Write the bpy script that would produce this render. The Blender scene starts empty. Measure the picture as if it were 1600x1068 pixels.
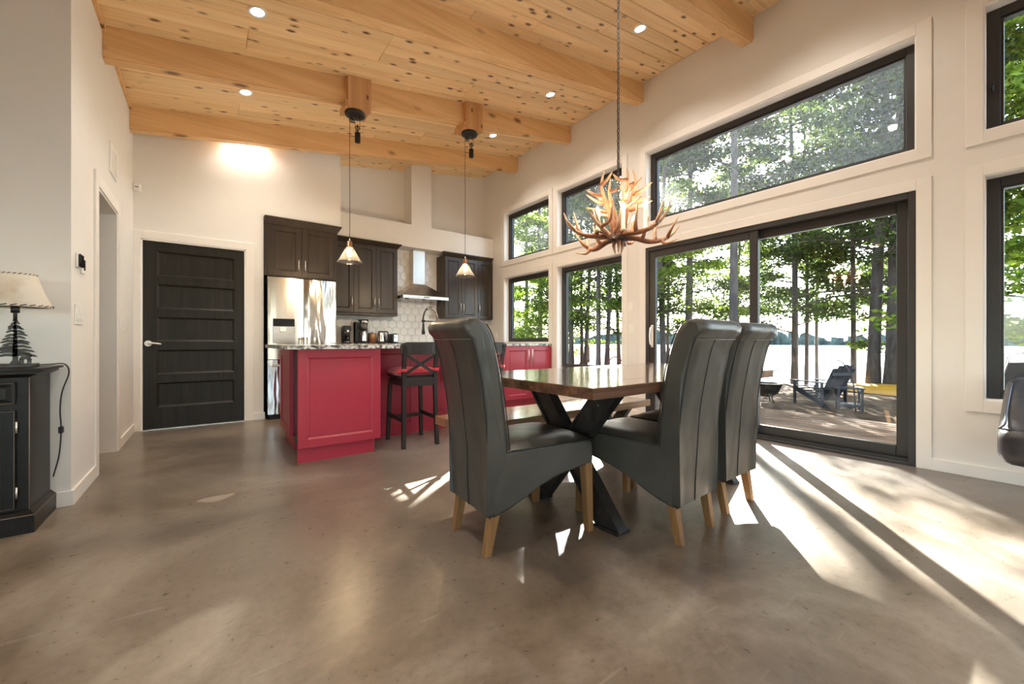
import bpy, math, random
import numpy as np
from mathutils import Vector, Matrix

# ------------------------------------------------------------------ camera, sky, sun, exposure
SC = bpy.context.scene
COL = SC.collection
YAW = math.atan2(473, 630)
cam_d = bpy.data.cameras.new('camera')
cam_d.sensor_width = 36.0
cam_d.lens = 36.0 * 630.0 / 1600.0
cam_d.clip_end = 2000
cam = bpy.data.objects.new('camera', cam_d)
cam.location = (0, 0, 0.94)
cam.rotation_euler = (math.radians(90), 0, -YAW)
COL.objects.link(cam)
SC.camera = cam

SUN_H = Vector((0.796, 0.605)).normalized()
SUN_TAN = 0.459
SUN = Vector((SUN_H.x, SUN_H.y, SUN_TAN)).normalized()      # direction towards the sun
world = bpy.data.worlds.new('world'); SC.world = world
world.use_nodes = True
wn = world.node_tree.nodes; wl = world.node_tree.links
bgn = wn['Background']
sky = wn.new('ShaderNodeTexSky')
sky.sky_type = 'NISHITA'
sky.sun_disc = False
sky.sun_elevation = math.atan(SUN_TAN)
sky.sun_rotation = math.atan2(SUN_H.x, SUN_H.y)
sky.air_density = 1.0
sky.dust_density = 0.8
sky.ozone_density = 1.6
hsv = wn.new('ShaderNodeHueSaturation'); hsv.inputs['Saturation'].default_value = 0.72
wl.new(sky.outputs[0], hsv.inputs['Color']); wl.new(hsv.outputs[0], bgn.inputs[0])
bgn.inputs[1].default_value = 0.55
sun_d = bpy.data.lights.new('sun', 'SUN')
sun_d.energy = 60.0
sun_d.angle = math.radians(0.6)
sun_d.color = (1.0, 0.98, 0.94)
sun_o = bpy.data.objects.new('sun', sun_d)
sun_o.rotation_euler = SUN.to_track_quat('Z', 'Y').to_euler()
sun_o.location = (20, 14, 15)
COL.objects.link(sun_o)
SC.view_settings.view_transform = 'Standard'
SC.view_settings.look = 'None'
SC.view_settings.gamma = 1.0
SC.view_settings.use_curve_mapping = False
SC.view_settings.exposure = 1.42
SC.cycles.max_bounces = 10
SC.cycles.diffuse_bounces = 6
SC.cycles.glossy_bounces = 4
SC.cycles.transparent_max_bounces = 12
SC.cycles.transmission_bounces = 4
SC.cycles.sample_clamp_indirect = 6.0
SC.cycles.use_denoising = True
try:
    SC.cycles.denoiser = 'OPENIMAGEDENOISE'
except Exception:
    pass
R = random.Random(7)
NR = np.random.RandomState(11)

# ------------------------------------------------------------------ object helpers
WL = {}
def wloc(o):
    return WL.get(o.name, Vector((0, 0, 0))) if o else Vector((0, 0, 0))

def tag(o, label=None, cat=None, group=None, kind=None):
    if label: o['label'] = label
    if cat: o['category'] = cat
    if group: o['group'] = group
    if kind: o['kind'] = kind
    return o

def empty(name, loc=(0, 0, 0), label=None, cat=None, group=None, kind=None, parent=None):
    o = bpy.data.objects.new(name, None)
    o.empty_display_size = 0.05
    COL.objects.link(o)
    o.location = loc
    if parent:
        o.parent = parent
    WL[o.name] = Vector(loc)
    return tag(o, label, cat, group, kind)

def copy_tree(o, parent=None):
    c = o.copy(); COL.objects.link(c)
    if parent: c.parent = parent
    for ch in list(o.children):
        copy_tree(ch, c)
    return c

class MB:
    """collects shapes, then links them as one mesh object"""
    def __init__(s, T=None):
        s.v = []; s.f = []; s.sm = []; s.T = T
    def add(s, vs, fs, smooth=False):
        n = len(s.v)
        if s.T: vs = [s.T(*p) for p in vs]
        s.v.extend([tuple(p) for p in vs])
        for f in fs:
            s.f.append(tuple(i + n for i in f)); s.sm.append(smooth)
        return s
    def box(s, x0, y0, z0, x1, y1, z1, b=0.0):
        if x0 > x1: x0, x1 = x1, x0
        if y0 > y1: y0, y1 = y1, y0
        if z0 > z1: z0, z1 = z1, z0
        b = min(b, (x1-x0)*.45, (y1-y0)*.45, (z1-z0)*.45)
        if b <= 0:
            vs = [(x, y, z) for x in (x0, x1) for y in (y0, y1) for z in (z0, z1)]
            fs = [(0, 1, 3, 2), (4, 6, 7, 5), (0, 4, 5, 1), (2, 3, 7, 6), (0, 2, 6, 4), (1, 5, 7, 3)]
            return s.add(vs, fs)
        X = (x0, x1); Y = (y0, y1); Z = (z0, z1); vs = []; idx = {}
        for i in (0, 1):
            for j in (0, 1):
                for k in (0, 1):
                    sx = b if i == 0 else -b; sy = b if j == 0 else -b; sz = b if k == 0 else -b
                    idx[i, j, k] = len(vs)
                    vs += [(X[i], Y[j]+sy, Z[k]+sz), (X[i]+sx, Y[j], Z[k]+sz), (X[i]+sx, Y[j]+sy, Z[k])]
        def q(c, a): return idx[c] + a
        fs = []
        for i in (0, 1):
            f = [q((i, 0, 0), 0), q((i, 1, 0), 0), q((i, 1, 1), 0), q((i, 0, 1), 0)]
            fs.append(f if i else f[::-1])
            f = [q((0, i, 0), 1), q((1, i, 0), 1), q((1, i, 1), 1), q((0, i, 1), 1)]
            fs.append(f[::-1] if i else f)
            f = [q((0, 0, i), 2), q((1, 0, i), 2), q((1, 1, i), 2), q((0, 1, i), 2)]
            fs.append(f if i else f[::-1])
        for i in (0, 1):
            for j in (0, 1):
                f = [q((i, j, 0), 0), q((i, j, 0), 1), q((i, j, 1), 1), q((i, j, 1), 0)]
                fs.append(f if (i == j) else f[::-1])
                f = [q((i, 0, j), 0), q((i, 0, j), 2), q((i, 1, j), 2), q((i, 1, j), 0)]
                fs.append(f[::-1] if (i == j) else f)
                f = [q((0, i, j), 1), q((0, i, j), 2), q((1, i, j), 2), q((1, i, j), 1)]
                fs.append(f if (i == j) else f[::-1])
                for k in (0, 1):
                    f = [q((i, j, k), 0), q((i, j, k), 1), q((i, j, k), 2)]
                    fs.append(f[::-1] if (i + j + k) % 2 == 0 else f)
        return s.add(vs, fs)
    def prism(s, poly, a, b, ax='z', smooth=False):
        """poly: 2D outline; ax: extrusion axis (the outline's two coordinates are the other axes in order)"""
        n = len(poly)
        def P(u, v, w):
            return (u, v, w) if ax == 'z' else ((u, w, v) if ax == 'y' else (w, u, v))
        vs = [P(u, v, a) for u, v in poly] + [P(u, v, b) for u, v in poly]
        fs = [tuple(range(n))[::-1], tuple(range(n, 2*n))]
        s.add(vs, fs)
        fs = [(i, (i+1) % n, n + (i+1) % n, n + i) for i in range(n)]
        m = len(s.v) - 2*n
        for f in fs:
            s.f.append(tuple(i + m for i in f)); s.sm.append(smooth)
        return s
    def tube(s, pts, r, seg=8, close=True):
        pts = [Vector(p) for p in pts]
        n = len(pts)
        rs = r if isinstance(r, (list, tuple)) else [r]*n
        vs = []; fs = []
        t0 = (pts[1]-pts[0]).normalized()
        up = Vector((0, 0, 1)) if abs(t0.z) < .9 else Vector((1, 0, 0))
        u = t0.cross(up).normalized()
        for i in range(n):
            t = (pts[min(i+1, n-1)] - pts[max(i-1, 0)]).normalized()
            u = (u - t * u.dot(t)).normalized()
            w = t.cross(u)
            for k in range(seg):
                a = 2*math.pi*k/seg
                vs.append(pts[i] + (u*math.cos(a) + w*math.sin(a))*rs[i])
        for i in range(n-1):
            for k in range(seg):
                k2 = (k+1) % seg
                fs.append((i*seg+k, i*seg+k2, (i+1)*seg+k2, (i+1)*seg+k))
        s.add(vs, fs, True)
        if close:
            m = len(s.v) - n*seg
            s.f.append(tuple(m + k for k in range(seg))[::-1]); s.sm.append(False)
            s.f.append(tuple(m + (n-1)*seg + k for k in range(seg))); s.sm.append(False)
        return s
    def cyl(s, x, y, z0, z1, r, seg=20, r2=None):
        return s.lathe(x, y, [(0, z0), (r, z0), (r if r2 is None else r2, z1), (0, z1)], seg)
    def lathe(s, x, y, prof, seg=24, smooth=True):
        vs = []; fs = []
        for r, z in prof:
            for k in range(seg):
                a = 2*math.pi*k/seg
                vs.append((x + r*math.cos(a), y + r*math.sin(a), z))
        for i in range(len(prof)-1):
            for k in range(seg):
                k2 = (k+1) % seg
                fs.append((i*seg+k, i*seg+k2, (i+1)*seg+k2, (i+1)*seg+k))
        return s.add(vs, fs, smooth)
    def rod(s, p, q, r, seg=10):
        return s.tube([p, q], r, seg)
    def bar(s, p, q, w, d, side=(0, 0, 1), b=0.0):
        """box beam from p to q, w across 'side', d across the other"""
        p = Vector(p); q = Vector(q); t = (q-p).normalized()
        a = Vector(side); a = (a - t*a.dot(t)).normalized(); c = t.cross(a)
        vs = []
        for e in (p, q):
            for i, j in ((-1, -1), (1, -1), (1, 1), (-1, 1)):
                vs.append(e + a*(i*w/2) + c*(j*d/2))
        return s.add(vs, [(0, 1, 2, 3), (7, 6, 5, 4), (0, 4, 5, 1), (1, 5, 6, 2), (2, 6, 7, 3), (3, 7, 4, 0)])
    def sphere(s, x, y, z, r, seg=12, rings=8, sx=1, sy=1, sz=1):
        vs = []; fs = []
        for i in range(rings+1):
            th = math.pi*i/rings
            for k in range(seg):
                a = 2*math.pi*k/seg
                vs.append((x + sx*r*math.sin(th)*math.cos(a), y + sy*r*math.sin(th)*math.sin(a), z + sz*r*math.cos(th)))
        for i in range(rings):
            for k in range(seg):
                k2 = (k+1) % seg
                fs.append((i*seg+k, (i+1)*seg+k, (i+1)*seg+k2, i*seg+k2))
        return s.add(vs, fs, True)
    def rbox(s, x0, y0, z0, x1, y1, z1, r=.05, n=14, puff=0.0, shape=None):
        """pillow-like box with rounded edges; puff lifts the top, shape(x, y, z) bends it"""
        lo = Vector((x0, y0, z0)); hi = Vector((x1, y1, z1)); c = (lo+hi)/2; hs = (hi-lo)/2
        for ax in range(3):
            for sg in (-1, 1):
                rows = []
                for j in range(n+1):
                    row = []
                    for i in range(n+1):
                        a = math.sin((-1+2*i/n)*math.pi/2); b = math.sin((-1+2*j/n)*math.pi/2)
                        p = [0, 0, 0]; p[ax] = sg; p[(ax+1) % 3] = a; p[(ax+2) % 3] = b
                        P = Vector((p[0]*hs.x, p[1]*hs.y, p[2]*hs.z))
                        q = Vector([max(-(hs[k]-r), min(hs[k]-r, P[k])) for k in range(3)])
                        d = P-q
                        if d.length > 1e-9: P = q+d.normalized()*r
                        if puff and P.z > 0:
                            u, v = P.x/hs.x, P.y/hs.y
                            P.z += puff*(1-u*u)*(1-v*v)*P.z/hs.z
                        P += c
                        row.append(tuple(shape(*P)) if shape else tuple(P))
                    rows.append(row)
                s.grid(rows)
        return s
    def grid(s, rows, smooth=True, cap=False):
        """rows: list of equal-length point lists, stitched"""
        n = len(rows[0]); vs = [p for r in rows for p in r]; fs = []
        for i in range(len(rows)-1):
            for k in range(n-1):
                fs.append((i*n+k, i*n+k+1, (i+1)*n+k+1, (i+1)*n+k))
        return s.add(vs, fs, smooth)
    def mesh(s, name, mat, fix=True):
        me = bpy.data.meshes.new(name)
        me.from_pydata(s.v, [], s.f)
        me.polygons.foreach_set('use_smooth', s.sm)
        if mat: me.materials.append(mat)
        if fix:
            import bmesh
            bm = bmesh.new(); bm.from_mesh(me)
            bmesh.ops.recalc_face_normals(bm, faces=bm.faces)
            bm.to_mesh(me); bm.free()
        me.update()
        return me
    def build(s, name, mat, parent=None, label=None, cat=None, group=None, kind=None, fix=True):
        w = wloc(parent)
        if parent is not None and w.length > 0:
            s.v = [(p[0]-w.x, p[1]-w.y, p[2]-w.z) for p in s.v]
        me = s.mesh(name, mat, fix)
        o = bpy.data.objects.new(name, me)
        COL.objects.link(o)
        if parent is not None:
            o.parent = parent
            WL[o.name] = w
        return tag(o, label, cat, group, kind)

def crom(pts, n=6):
    """Catmull-Rom through pts"""
    P = [Vector(p) for p in pts]
    P = [P[0]*2-P[1]] + P + [P[-1]*2-P[-2]]
    out = []
    for i in range(1, len(P)-2):
        for k in range(n):
            t = k/n
            out.append(0.5*((2*P[i]) + (P[i+1]-P[i-1])*t + (2*P[i-1]-5*P[i]+4*P[i+1]-P[i+2])*t*t + (3*P[i]-P[i-1]-3*P[i+1]+P[i+2])*t**3))
    out.append(P[-2].copy())
    return out

# ------------------------------------------------------------------ materials
def new_mat(name):
    m = bpy.data.materials.new(name); m.use_nodes = True
    nt = m.node_tree
    return m, nt, nt.nodes, nt.links, nt.nodes['Principled BSDF']

def ramp(nodes, stops):
    r = nodes.new('ShaderNodeValToRGB')
    e = r.color_ramp.elements
    while len(e) < len(stops): e.new(0.5)
    for i, (p, c) in enumerate(stops):
        e[i].position = p; e[i].color = (c[0], c[1], c[2], 1)
    return r

def coords(nodes, links, scale=(1, 1, 1), rand=False):
    tc = nodes.new('ShaderNodeTexCoord'); mp = nodes.new('ShaderNodeMapping')
    mp.inputs['Scale'].default_value = scale
    if rand:
        oi = nodes.new('ShaderNodeObjectInfo'); mul = nodes.new('ShaderNodeVectorMath'); mul.operation = 'SCALE'
        cb = nodes.new('ShaderNodeCombineXYZ')
        for k in range(3): links.new(oi.outputs['Random'], cb.inputs[k])
        links.new(cb.outputs[0], mul.inputs[0]); mul.inputs['Scale'].default_value = 37.0
        ad = nodes.new('ShaderNodeVectorMath'); ad.operation = 'ADD'
        links.new(tc.outputs['Object'], ad.inputs[0]); links.new(mul.outputs[0], ad.inputs[1])
        links.new(ad.outputs[0], mp.inputs[0])
    else:
        links.new(tc.outputs['Object'], mp.inputs[0])
    return mp

def plain(name, col, rough=0.5, metal=0.0, var=0.06, nscale=6.0, bump=0.0, bscale=60.0, coat=0.0, spec=0.5, stretch=(1, 1, 1), sheen=0.0):
    m, nt, N, L, p = new_mat(name)
    mp = coords(N, L, stretch)
    no = N.new('ShaderNodeTexNoise'); no.inputs['Scale'].default_value = nscale; no.inputs['Detail'].default_value = 5
    L.new(mp.outputs[0], no.inputs['Vector'])
    lo = [max(0, c*(1-var)) for c in col]; hi = [min(1, c*(1+var)) for c in col]
    r = ramp(N, [(0.3, lo), (0.7, hi)]); L.new(no.outputs['Fac'], r.inputs[0]); L.new(r.outputs[0], p.inputs['Base Color'])
    p.inputs['Roughness'].default_value = rough
    p.inputs['Metallic'].default_value = metal
    p.inputs['Specular IOR Level'].default_value = spec
    p.inputs['Coat Weight'].default_value = coat
    p.inputs['Coat Roughness'].default_value = 0.15
    p.inputs['Sheen Weight'].default_value = sheen
    if bump > 0:
        n2 = N.new('ShaderNodeTexNoise'); n2.inputs['Scale'].default_value = bscale; n2.inputs['Detail'].default_value = 4
        L.new(mp.outputs[0], n2.inputs['Vector'])
        b = N.new('ShaderNodeBump'); b.inputs['Strength'].default_value = bump; b.inputs['Distance'].default_value = 0.01
        L.new(n2.outputs['Fac'], b.inputs['Height']); L.new(b.outputs[0], p.inputs['Normal'])
    return m

def wood(name, light, dark, knot=None, ax=0, rough=0.5, spec=0.5, gscale=1.0, coat=0.0, knot_scale=2.2, bump=0.15, kthr=0.09, tone=0.12):
    """grain runs along axis ax (object space); per-object offset and tone"""
    m, nt, N, L, p = new_mat(name)
    st = [9.0*gscale]*3; st[ax] = 0.55*gscale
    mp = coords(N, L, tuple(st), rand=True)
    n1 = N.new('ShaderNodeTexNoise'); n1.inputs['Scale'].default_value = 1.6; n1.inputs['Detail'].default_value = 6; n1.inputs['Distortion'].default_value = 0.6
    L.new(mp.outputs[0], n1.inputs['Vector'])
    r = ramp(N, [(0.25, dark), (0.5, [(a+b)/2*1.02 for a, b in zip(light, dark)]), (0.72, light)])
    L.new(n1.outputs['Fac'], r.inputs[0])
    col = r.outputs[0]
    # fine grain lines
    st2 = [70.0*gscale]*3; st2[ax] = 1.5*gscale
    mp2 = coords(N, L, tuple(st2), rand=True)
    n2 = N.new('ShaderNodeTexNoise'); n2.inputs['Scale'].default_value = 1.0; n2.inputs['Detail'].default_value = 3
    L.new(mp2.outputs[0], n2.inputs['Vector'])
    mx = N.new('ShaderNodeMix'); mx.data_type = 'RGBA'; mx.blend_type = 'MULTIPLY'
    rr = ramp(N, [(0.3, (0.80, 0.78, 0.74)), (0.62, (1, 1, 1))]); L.new(n2.outputs['Fac'], rr.inputs[0])
    mx.inputs['Factor'].default_value = 0.55
    L.new(col, mx.inputs[6]); L.new(rr.outputs[0], mx.inputs[7]); col = mx.outputs[2]
    # tone per object
    oi = N.new('ShaderNodeObjectInfo'); hs = N.new('ShaderNodeHueSaturation')
    mr = N.new('ShaderNodeMapRange'); mr.inputs[3].default_value = 1-tone; mr.inputs[4].default_value = 1+tone
    L.new(oi.outputs['Random'], mr.inputs[0]); L.new(mr.outputs[0], hs.inputs['Value']); L.new(col, hs.inputs['Color']); col = hs.outputs[0]
    if knot:
        st3 = [knot_scale*2.1]*3; st3[ax] = knot_scale
        mp3 = coords(N, L, tuple(st3), rand=True)
        vo = N.new('ShaderNodeTexVoronoi'); vo.inputs['Scale'].default_value = 1.0; vo.inputs['Randomness'].default_value = 1.0
        L.new(mp3.outputs[0], vo.inputs['Vector'])
        wob = N.new('ShaderNodeTexNoise'); wob.inputs['Scale'].default_value = 5.0; L.new(mp3.outputs[0], wob.inputs['Vector'])
        ad = N.new('ShaderNodeMath'); ad.operation = 'MULTIPLY_ADD'; ad.inputs[1].default_value = 0.06; L.new(wob.outputs['Fac'], ad.inputs[0]); L.new(vo.outputs['Distance'], ad.inputs[2])
        kr = ramp(N, [(kthr*0.75+.03, (1, 1, 1)), (kthr+.045, (0.55, 0.55, 0.55)), (kthr*1.7+.05, (0, 0, 0))]); L.new(ad.outputs[0], kr.inputs[0])
        mk = N.new('ShaderNodeMix'); mk.data_type = 'RGBA'
        L.new(kr.outputs[0], mk.inputs['Factor']); L.new(col, mk.inputs[6]); mk.inputs[7].default_value = (*knot, 1); col = mk.outputs[2]
    L.new(col, p.inputs['Base Color'])
    p.inputs['Specular IOR Level'].default_value = spec; p.inputs['Roughness'].default_value = rough; p.inputs['Coat Weight'].default_value = coat; p.inputs['Coat Roughness'].default_value = 0.12
    b = N.new('ShaderNodeBump'); b.inputs['Strength'].default_value = bump; b.inputs['Distance'].default_value = 0.004
    L.new(n2.outputs['Fac'], b.inputs['Height']); L.new(b.outputs[0], p.inputs['Normal'])
    return m

def emit(name, col, strength):
    m, nt, N, L, p = new_mat(name)
    p.inputs['Base Color'].default_value = (*col, 1)
    p.inputs['Emission Color'].default_value = (*col, 1); p.inputs['Emission Strength'].default_value = strength
    return m

def glass(name, tint=(0.97, 0.985, 0.98), ior=1.45, rough=0.0, dust_glow=0.0):
    m, nt, N, L, p = new_mat(name)
    N.remove(p)
    out = [n for n in N if n.type == 'OUTPUT_MATERIAL'][0]
    tr = N.new('ShaderNodeBsdfTransparent'); tr.inputs[0].default_value = (*tint, 1)
    gl = N.new('ShaderNodeBsdfGlossy'); gl.inputs['Roughness'].default_value = rough
    lw = N.new('ShaderNodeLayerWeight'); lw.inputs[0].default_value = 0.5
    pw = N.new('ShaderNodeMath'); pw.operation = 'POWER'; pw.inputs[1].default_value = 5.0; L.new(lw.outputs['Facing'], pw.inputs[0])
    f0 = ((ior-1)/(ior+1))**2
    fr = N.new('ShaderNodeMath'); fr.operation = 'MULTIPLY_ADD'; fr.inputs[1].default_value = 1-f0; fr.inputs[2].default_value = f0; L.new(pw.outputs[0], fr.inputs[0])
    mx = N.new('ShaderNodeMixShader'); L.new(fr.outputs[0], mx.inputs[0]); L.new(tr.outputs[0], mx.inputs[1]); L.new(gl.outputs[0], mx.inputs[2])
    last = mx.outputs[0]
    if dust_glow > 0:
        tl = N.new('ShaderNodeBsdfTranslucent'); tl.inputs[0].default_value = (.9, .9, .9, 1)
        no = N.new('ShaderNodeTexNoise'); no.inputs['Scale'].default_value = 45; no.inputs['Detail'].default_value = 5
        mp = coords(N, L); L.new(mp.outputs[0], no.inputs['Vector'])
        mr = N.new('ShaderNodeMapRange'); mr.inputs[1].default_value = 0.3; mr.inputs[2].default_value = 0.75
        mr.inputs[3].default_value = dust_glow*0.4; mr.inputs[4].default_value = dust_glow*1.6; L.new(no.outputs['Fac'], mr.inputs[0])
        m2 = N.new('ShaderNodeMixShader'); L.new(mr.outputs[0], m2.inputs[0]); L.new(last, m2.inputs[1]); L.new(tl.outputs[0], m2.inputs[2]); last = m2.outputs[0]
    L.new(last, out.inputs[0])
    return m

def concrete():
    m, nt, N, L, p = new_mat('stained_concrete')
    mp = coords(N, L, (1, 1, 1))
    n1 = N.new('ShaderNodeTexNoise'); n1.inputs['Scale'].default_value = 0.9; n1.inputs['Detail'].default_value = 7; n1.inputs['Roughness'].default_value = 0.62; n1.inputs['Distortion'].default_value = 0.5
    L.new(mp.outputs[0], n1.inputs['Vector'])
    r1 = ramp(N, [(0.38, (0.088, 0.062, 0.038)), (0.5, (0.165, 0.126, 0.088)), (0.62, (0.275, 0.230, 0.180))])
    L.new(n1.outputs['Fac'], r1.inputs[0])
    # greyer zones
    n2 = N.new('ShaderNodeTexNoise'); n2.inputs['Scale'].default_value = 0.35; n2.inputs['Detail'].default_value = 3
    L.new(mp.outputs[0], n2.inputs['Vector'])
    r2 = ramp(N, [(0.42, (0, 0, 0)), (0.62, (1, 1, 1))]); L.new(n2.outputs['Fac'], r2.inputs[0])
    mx = N.new('ShaderNodeMix'); mx.data_type = 'RGBA'; mx.inputs[7].default_value = (0.205, 0.192, 0.178, 1)
    sc = N.new('ShaderNodeMath'); sc.operation = 'MULTIPLY'; sc.inputs[1].default_value = 0.6; L.new(r2.outputs[0], sc.inputs[0])
    L.new(sc.outputs[0], mx.inputs['Factor']); L.new(r1.outputs[0], mx.inputs[6])
    # fine speckle
    n3 = N.new('ShaderNodeTexNoise'); n3.inputs['Scale'].default_value = 28; n3.inputs['Detail'].default_value = 8; n3.inputs['Roughness'].default_value = 0.75
    L.new(mp.outputs[0], n3.inputs['Vector'])
    r3 = ramp(N, [(0.3, (0.74, 0.73, 0.72)), (0.68, (1.16, 1.16, 1.16))]); L.new(n3.outputs['Fac'], r3.inputs[0])
    m3 = N.new('ShaderNodeMix'); m3.data_type = 'RGBA'; m3.blend_type = 'MULTIPLY'; m3.inputs['Factor'].default_value = 0.7
    L.new(mx.outputs[2], m3.inputs[6]); L.new(r3.outputs[0], m3.inputs[7])
    # hairline cracks, broken up by noise
    dn = N.new('ShaderNodeTexNoise'); dn.inputs['Scale'].default_value = 3.0; dn.inputs['Detail'].default_value = 4; L.new(mp.outputs[0], dn.inputs['Vector'])
    dm = N.new('ShaderNodeVectorMath'); dm.operation = 'SCALE'; dm.inputs['Scale'].default_value = 0.5; L.new(dn.outputs['Color'], dm.inputs[0])
    da = N.new('ShaderNodeVectorMath'); da.operation = 'ADD'; L.new(mp.outputs[0], da.inputs[0]); L.new(dm.outputs[0], da.inputs[1])
    vo = N.new('ShaderNodeTexVoronoi'); vo.feature = 'DISTANCE_TO_EDGE'; vo.inputs['Scale'].default_value = 0.8; L.new(da.outputs[0], vo.inputs['Vector'])
    cr = ramp(N, [(0.0, (1, 1, 1)), (0.0035, (0, 0, 0))]); L.new(vo.outputs['Distance'], cr.inputs[0])
    cm = ramp(N, [(0.52, (0, 0, 0)), (0.6, (1, 1, 1))]); L.new(n2.outputs['Fac'], cm.inputs[0])
    cc = N.new('ShaderNodeMath'); cc.operation = 'MULTIPLY'; L.new(cr.outputs[0], cc.inputs[0]); L.new(cm.outputs[0], cc.inputs[1])
    c2 = N.new('ShaderNodeMath'); c2.operation = 'MULTIPLY'; c2.inputs[1].default_value = 0.5; L.new(cc.outputs[0], c2.inputs[0])
    m4 = N.new('ShaderNodeMix'); m4.data_type = 'RGBA'; m4.inputs[7].default_value = (0.06, 0.04, 0.03, 1)
    L.new(c2.outputs[0], m4.inputs['Factor']); L.new(m3.outputs[2], m4.inputs[6])
    # scuffs
    mps = coords(N, L, (3, 26, 1)); mps.inputs['Rotation'].default_value = (0, 0, 0.7)
    ns = N.new('ShaderNodeTexNoise'); ns.inputs['Scale'].default_value = 1.2; ns.inputs['Detail'].default_value = 6; L.new(mps.outputs[0], ns.inputs['Vector'])
    rs = ramp(N, [(0.66, (0, 0, 0)), (0.76, (1, 1, 1))]); L.new(ns.outputs['Fac'], rs.inputs[0])
    ss = N.new('ShaderNodeMath'); ss.operation = 'MULTIPLY'; ss.inputs[1].default_value = 0.28; L.new(rs.outputs[0], ss.inputs[0])
    m5 = N.new('ShaderNodeMix'); m5.data_type = 'RGBA'; m5.inputs[7].default_value = (0.42, 0.37, 0.32, 1)
    L.new(ss.outputs[0], m5.inputs['Factor']); L.new(m4.outputs[2], m5.inputs[6])
    # pale worn spot by the hall doorway
    sub = N.new('ShaderNodeVectorMath'); sub.operation = 'SUBTRACT'; sub.inputs[1].default_value = (0.03, 3.03, 0); L.new(mp.outputs[0], sub.inputs[0])
    ws = N.new('ShaderNodeVectorMath'); ws.operation = 'SCALE'; ws.inputs['Scale'].default_value = 0.35; L.new(dn.outputs['Color'], ws.inputs[0])
    w2 = N.new('ShaderNodeVectorMath'); w2.operation = 'ADD'; L.new(sub.outputs[0], w2.inputs[0]); L.new(ws.outputs[0], w2.inputs[1])
    w3 = N.new('ShaderNodeVectorMath'); w3.operation = 'SUBTRACT'; w3.inputs[1].default_value = (0.175, 0.175, 0.175); L.new(w2.outputs[0], w3.inputs[0])
    w4 = N.new('ShaderNodeVectorMath'); w4.operation = 'MULTIPLY'; w4.inputs[1].default_value = (1.0, 2.2, 0.0); L.new(w3.outputs[0], w4.inputs[0])
    w5 = N.new('ShaderNodeVectorMath'); w5.operation = 'LENGTH'; L.new(w4.outputs[0], w5.inputs[0])
    w6 = ramp(N, [(0.11, (1, 1, 1)), (0.125, (0, 0, 0))]); L.new(w5.outputs['Value'], w6.inputs[0])
    w7 = N.new('ShaderNodeMath'); w7.operation = 'MULTIPLY'; w7.inputs[1].default_value = 0.5; L.new(w6.outputs[0], w7.inputs[0])
    m6 = N.new('ShaderNodeMix'); m6.data_type = 'RGBA'; m6.inputs[7].default_value = (0.48, 0.42, 0.35, 1)
    L.new(w7.outputs[0], m6.inputs['Factor']); L.new(m5.outputs[2], m6.inputs[6])
    L.new(m6.outputs[2], p.inputs['Base Color'])
    rr = N.new('ShaderNodeMapRange'); rr.inputs[3].default_value = 0.20; rr.inputs[4].default_value = 0.40; L.new(n3.outputs['Fac'], rr.inputs[0]); L.new(rr.outputs[0], p.inputs['Roughness'])
    p.inputs['Specular IOR Level'].default_value = 0.55
    b = N.new('ShaderNodeBump'); b.inputs['Strength'].default_value = 0.10; b.inputs['Distance'].default_value = 0.006
    nb = N.new('ShaderNodeTexNoise'); nb.inputs['Scale'].default_value = 9; nb.inputs['Detail'].default_value = 5; L.new(mp.outputs[0], nb.inputs['Vector'])
    L.new(nb.outputs['Fac'], b.inputs['Height']); L.new(b.outputs[0], p.inputs['Normal'])
    return m

def granite():
    m, nt, N, L, p = new_mat('streaked_granite')
    mp = coords(N, L, (9, 26, 14)); mp.inputs['Rotation'].default_value = (0.3, 0.5, 0.6)
    n = N.new('ShaderNodeTexNoise'); n.inputs['Scale'].default_value = 1.4; n.inputs['Detail'].default_value = 7; n.inputs['Distortion'].default_value = 1.2
    L.new(mp.outputs[0], n.inputs['Vector'])
    r = ramp(N, [(0.34, (0.03, 0.03, 0.035)), (0.46, (0.22, 0.21, 0.20)), (0.52, (0.62, 0.60, 0.56)), (0.60, (0.75, 0.72, 0.68)), (0.68, (0.12, 0.11, 0.11))])
    L.new(n.outputs['Fac'], r.inputs[0]); L.new(r.outputs[0], p.inputs['Base Color'])
    p.inputs['Roughness'].default_value = 0.15
    return m

def steel(name, wav=0.0, rough=0.22, col=(0.62, 0.61, 0.59)):
    m, nt, N, L, p = new_mat(name)
    p.inputs['Base Color'].default_value = (*col, 1); p.inputs['Metallic'].default_value = 1.0
    mp = coords(N, L, (1, 1, 60) if wav == 0 else (4.5, 4.5, .9))
    n = N.new('ShaderNodeTexNoise'); n.inputs['Scale'].default_value = 12 if wav == 0 else 1.6; n.inputs['Detail'].default_value = 2
    L.new(mp.outputs[0], n.inputs['Vector'])
    mr = N.new('ShaderNodeMapRange'); mr.inputs[3].default_value = rough*0.8; mr.inputs[4].default_value = rough*1.25; L.new(n.outputs['Fac'], mr.inputs[0]); L.new(mr.outputs[0], p.inputs['Roughness'])
    b = N.new('ShaderNodeBump'); b.inputs['Strength'].default_value = 0.08 if wav == 0 else wav; b.inputs['Distance'].default_value = 0.01 if wav == 0 else 0.06
    L.new(n.outputs['Fac'], b.inputs['Height']); L.new(b.outputs[0], p.inputs['Normal'])
    return m

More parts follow.
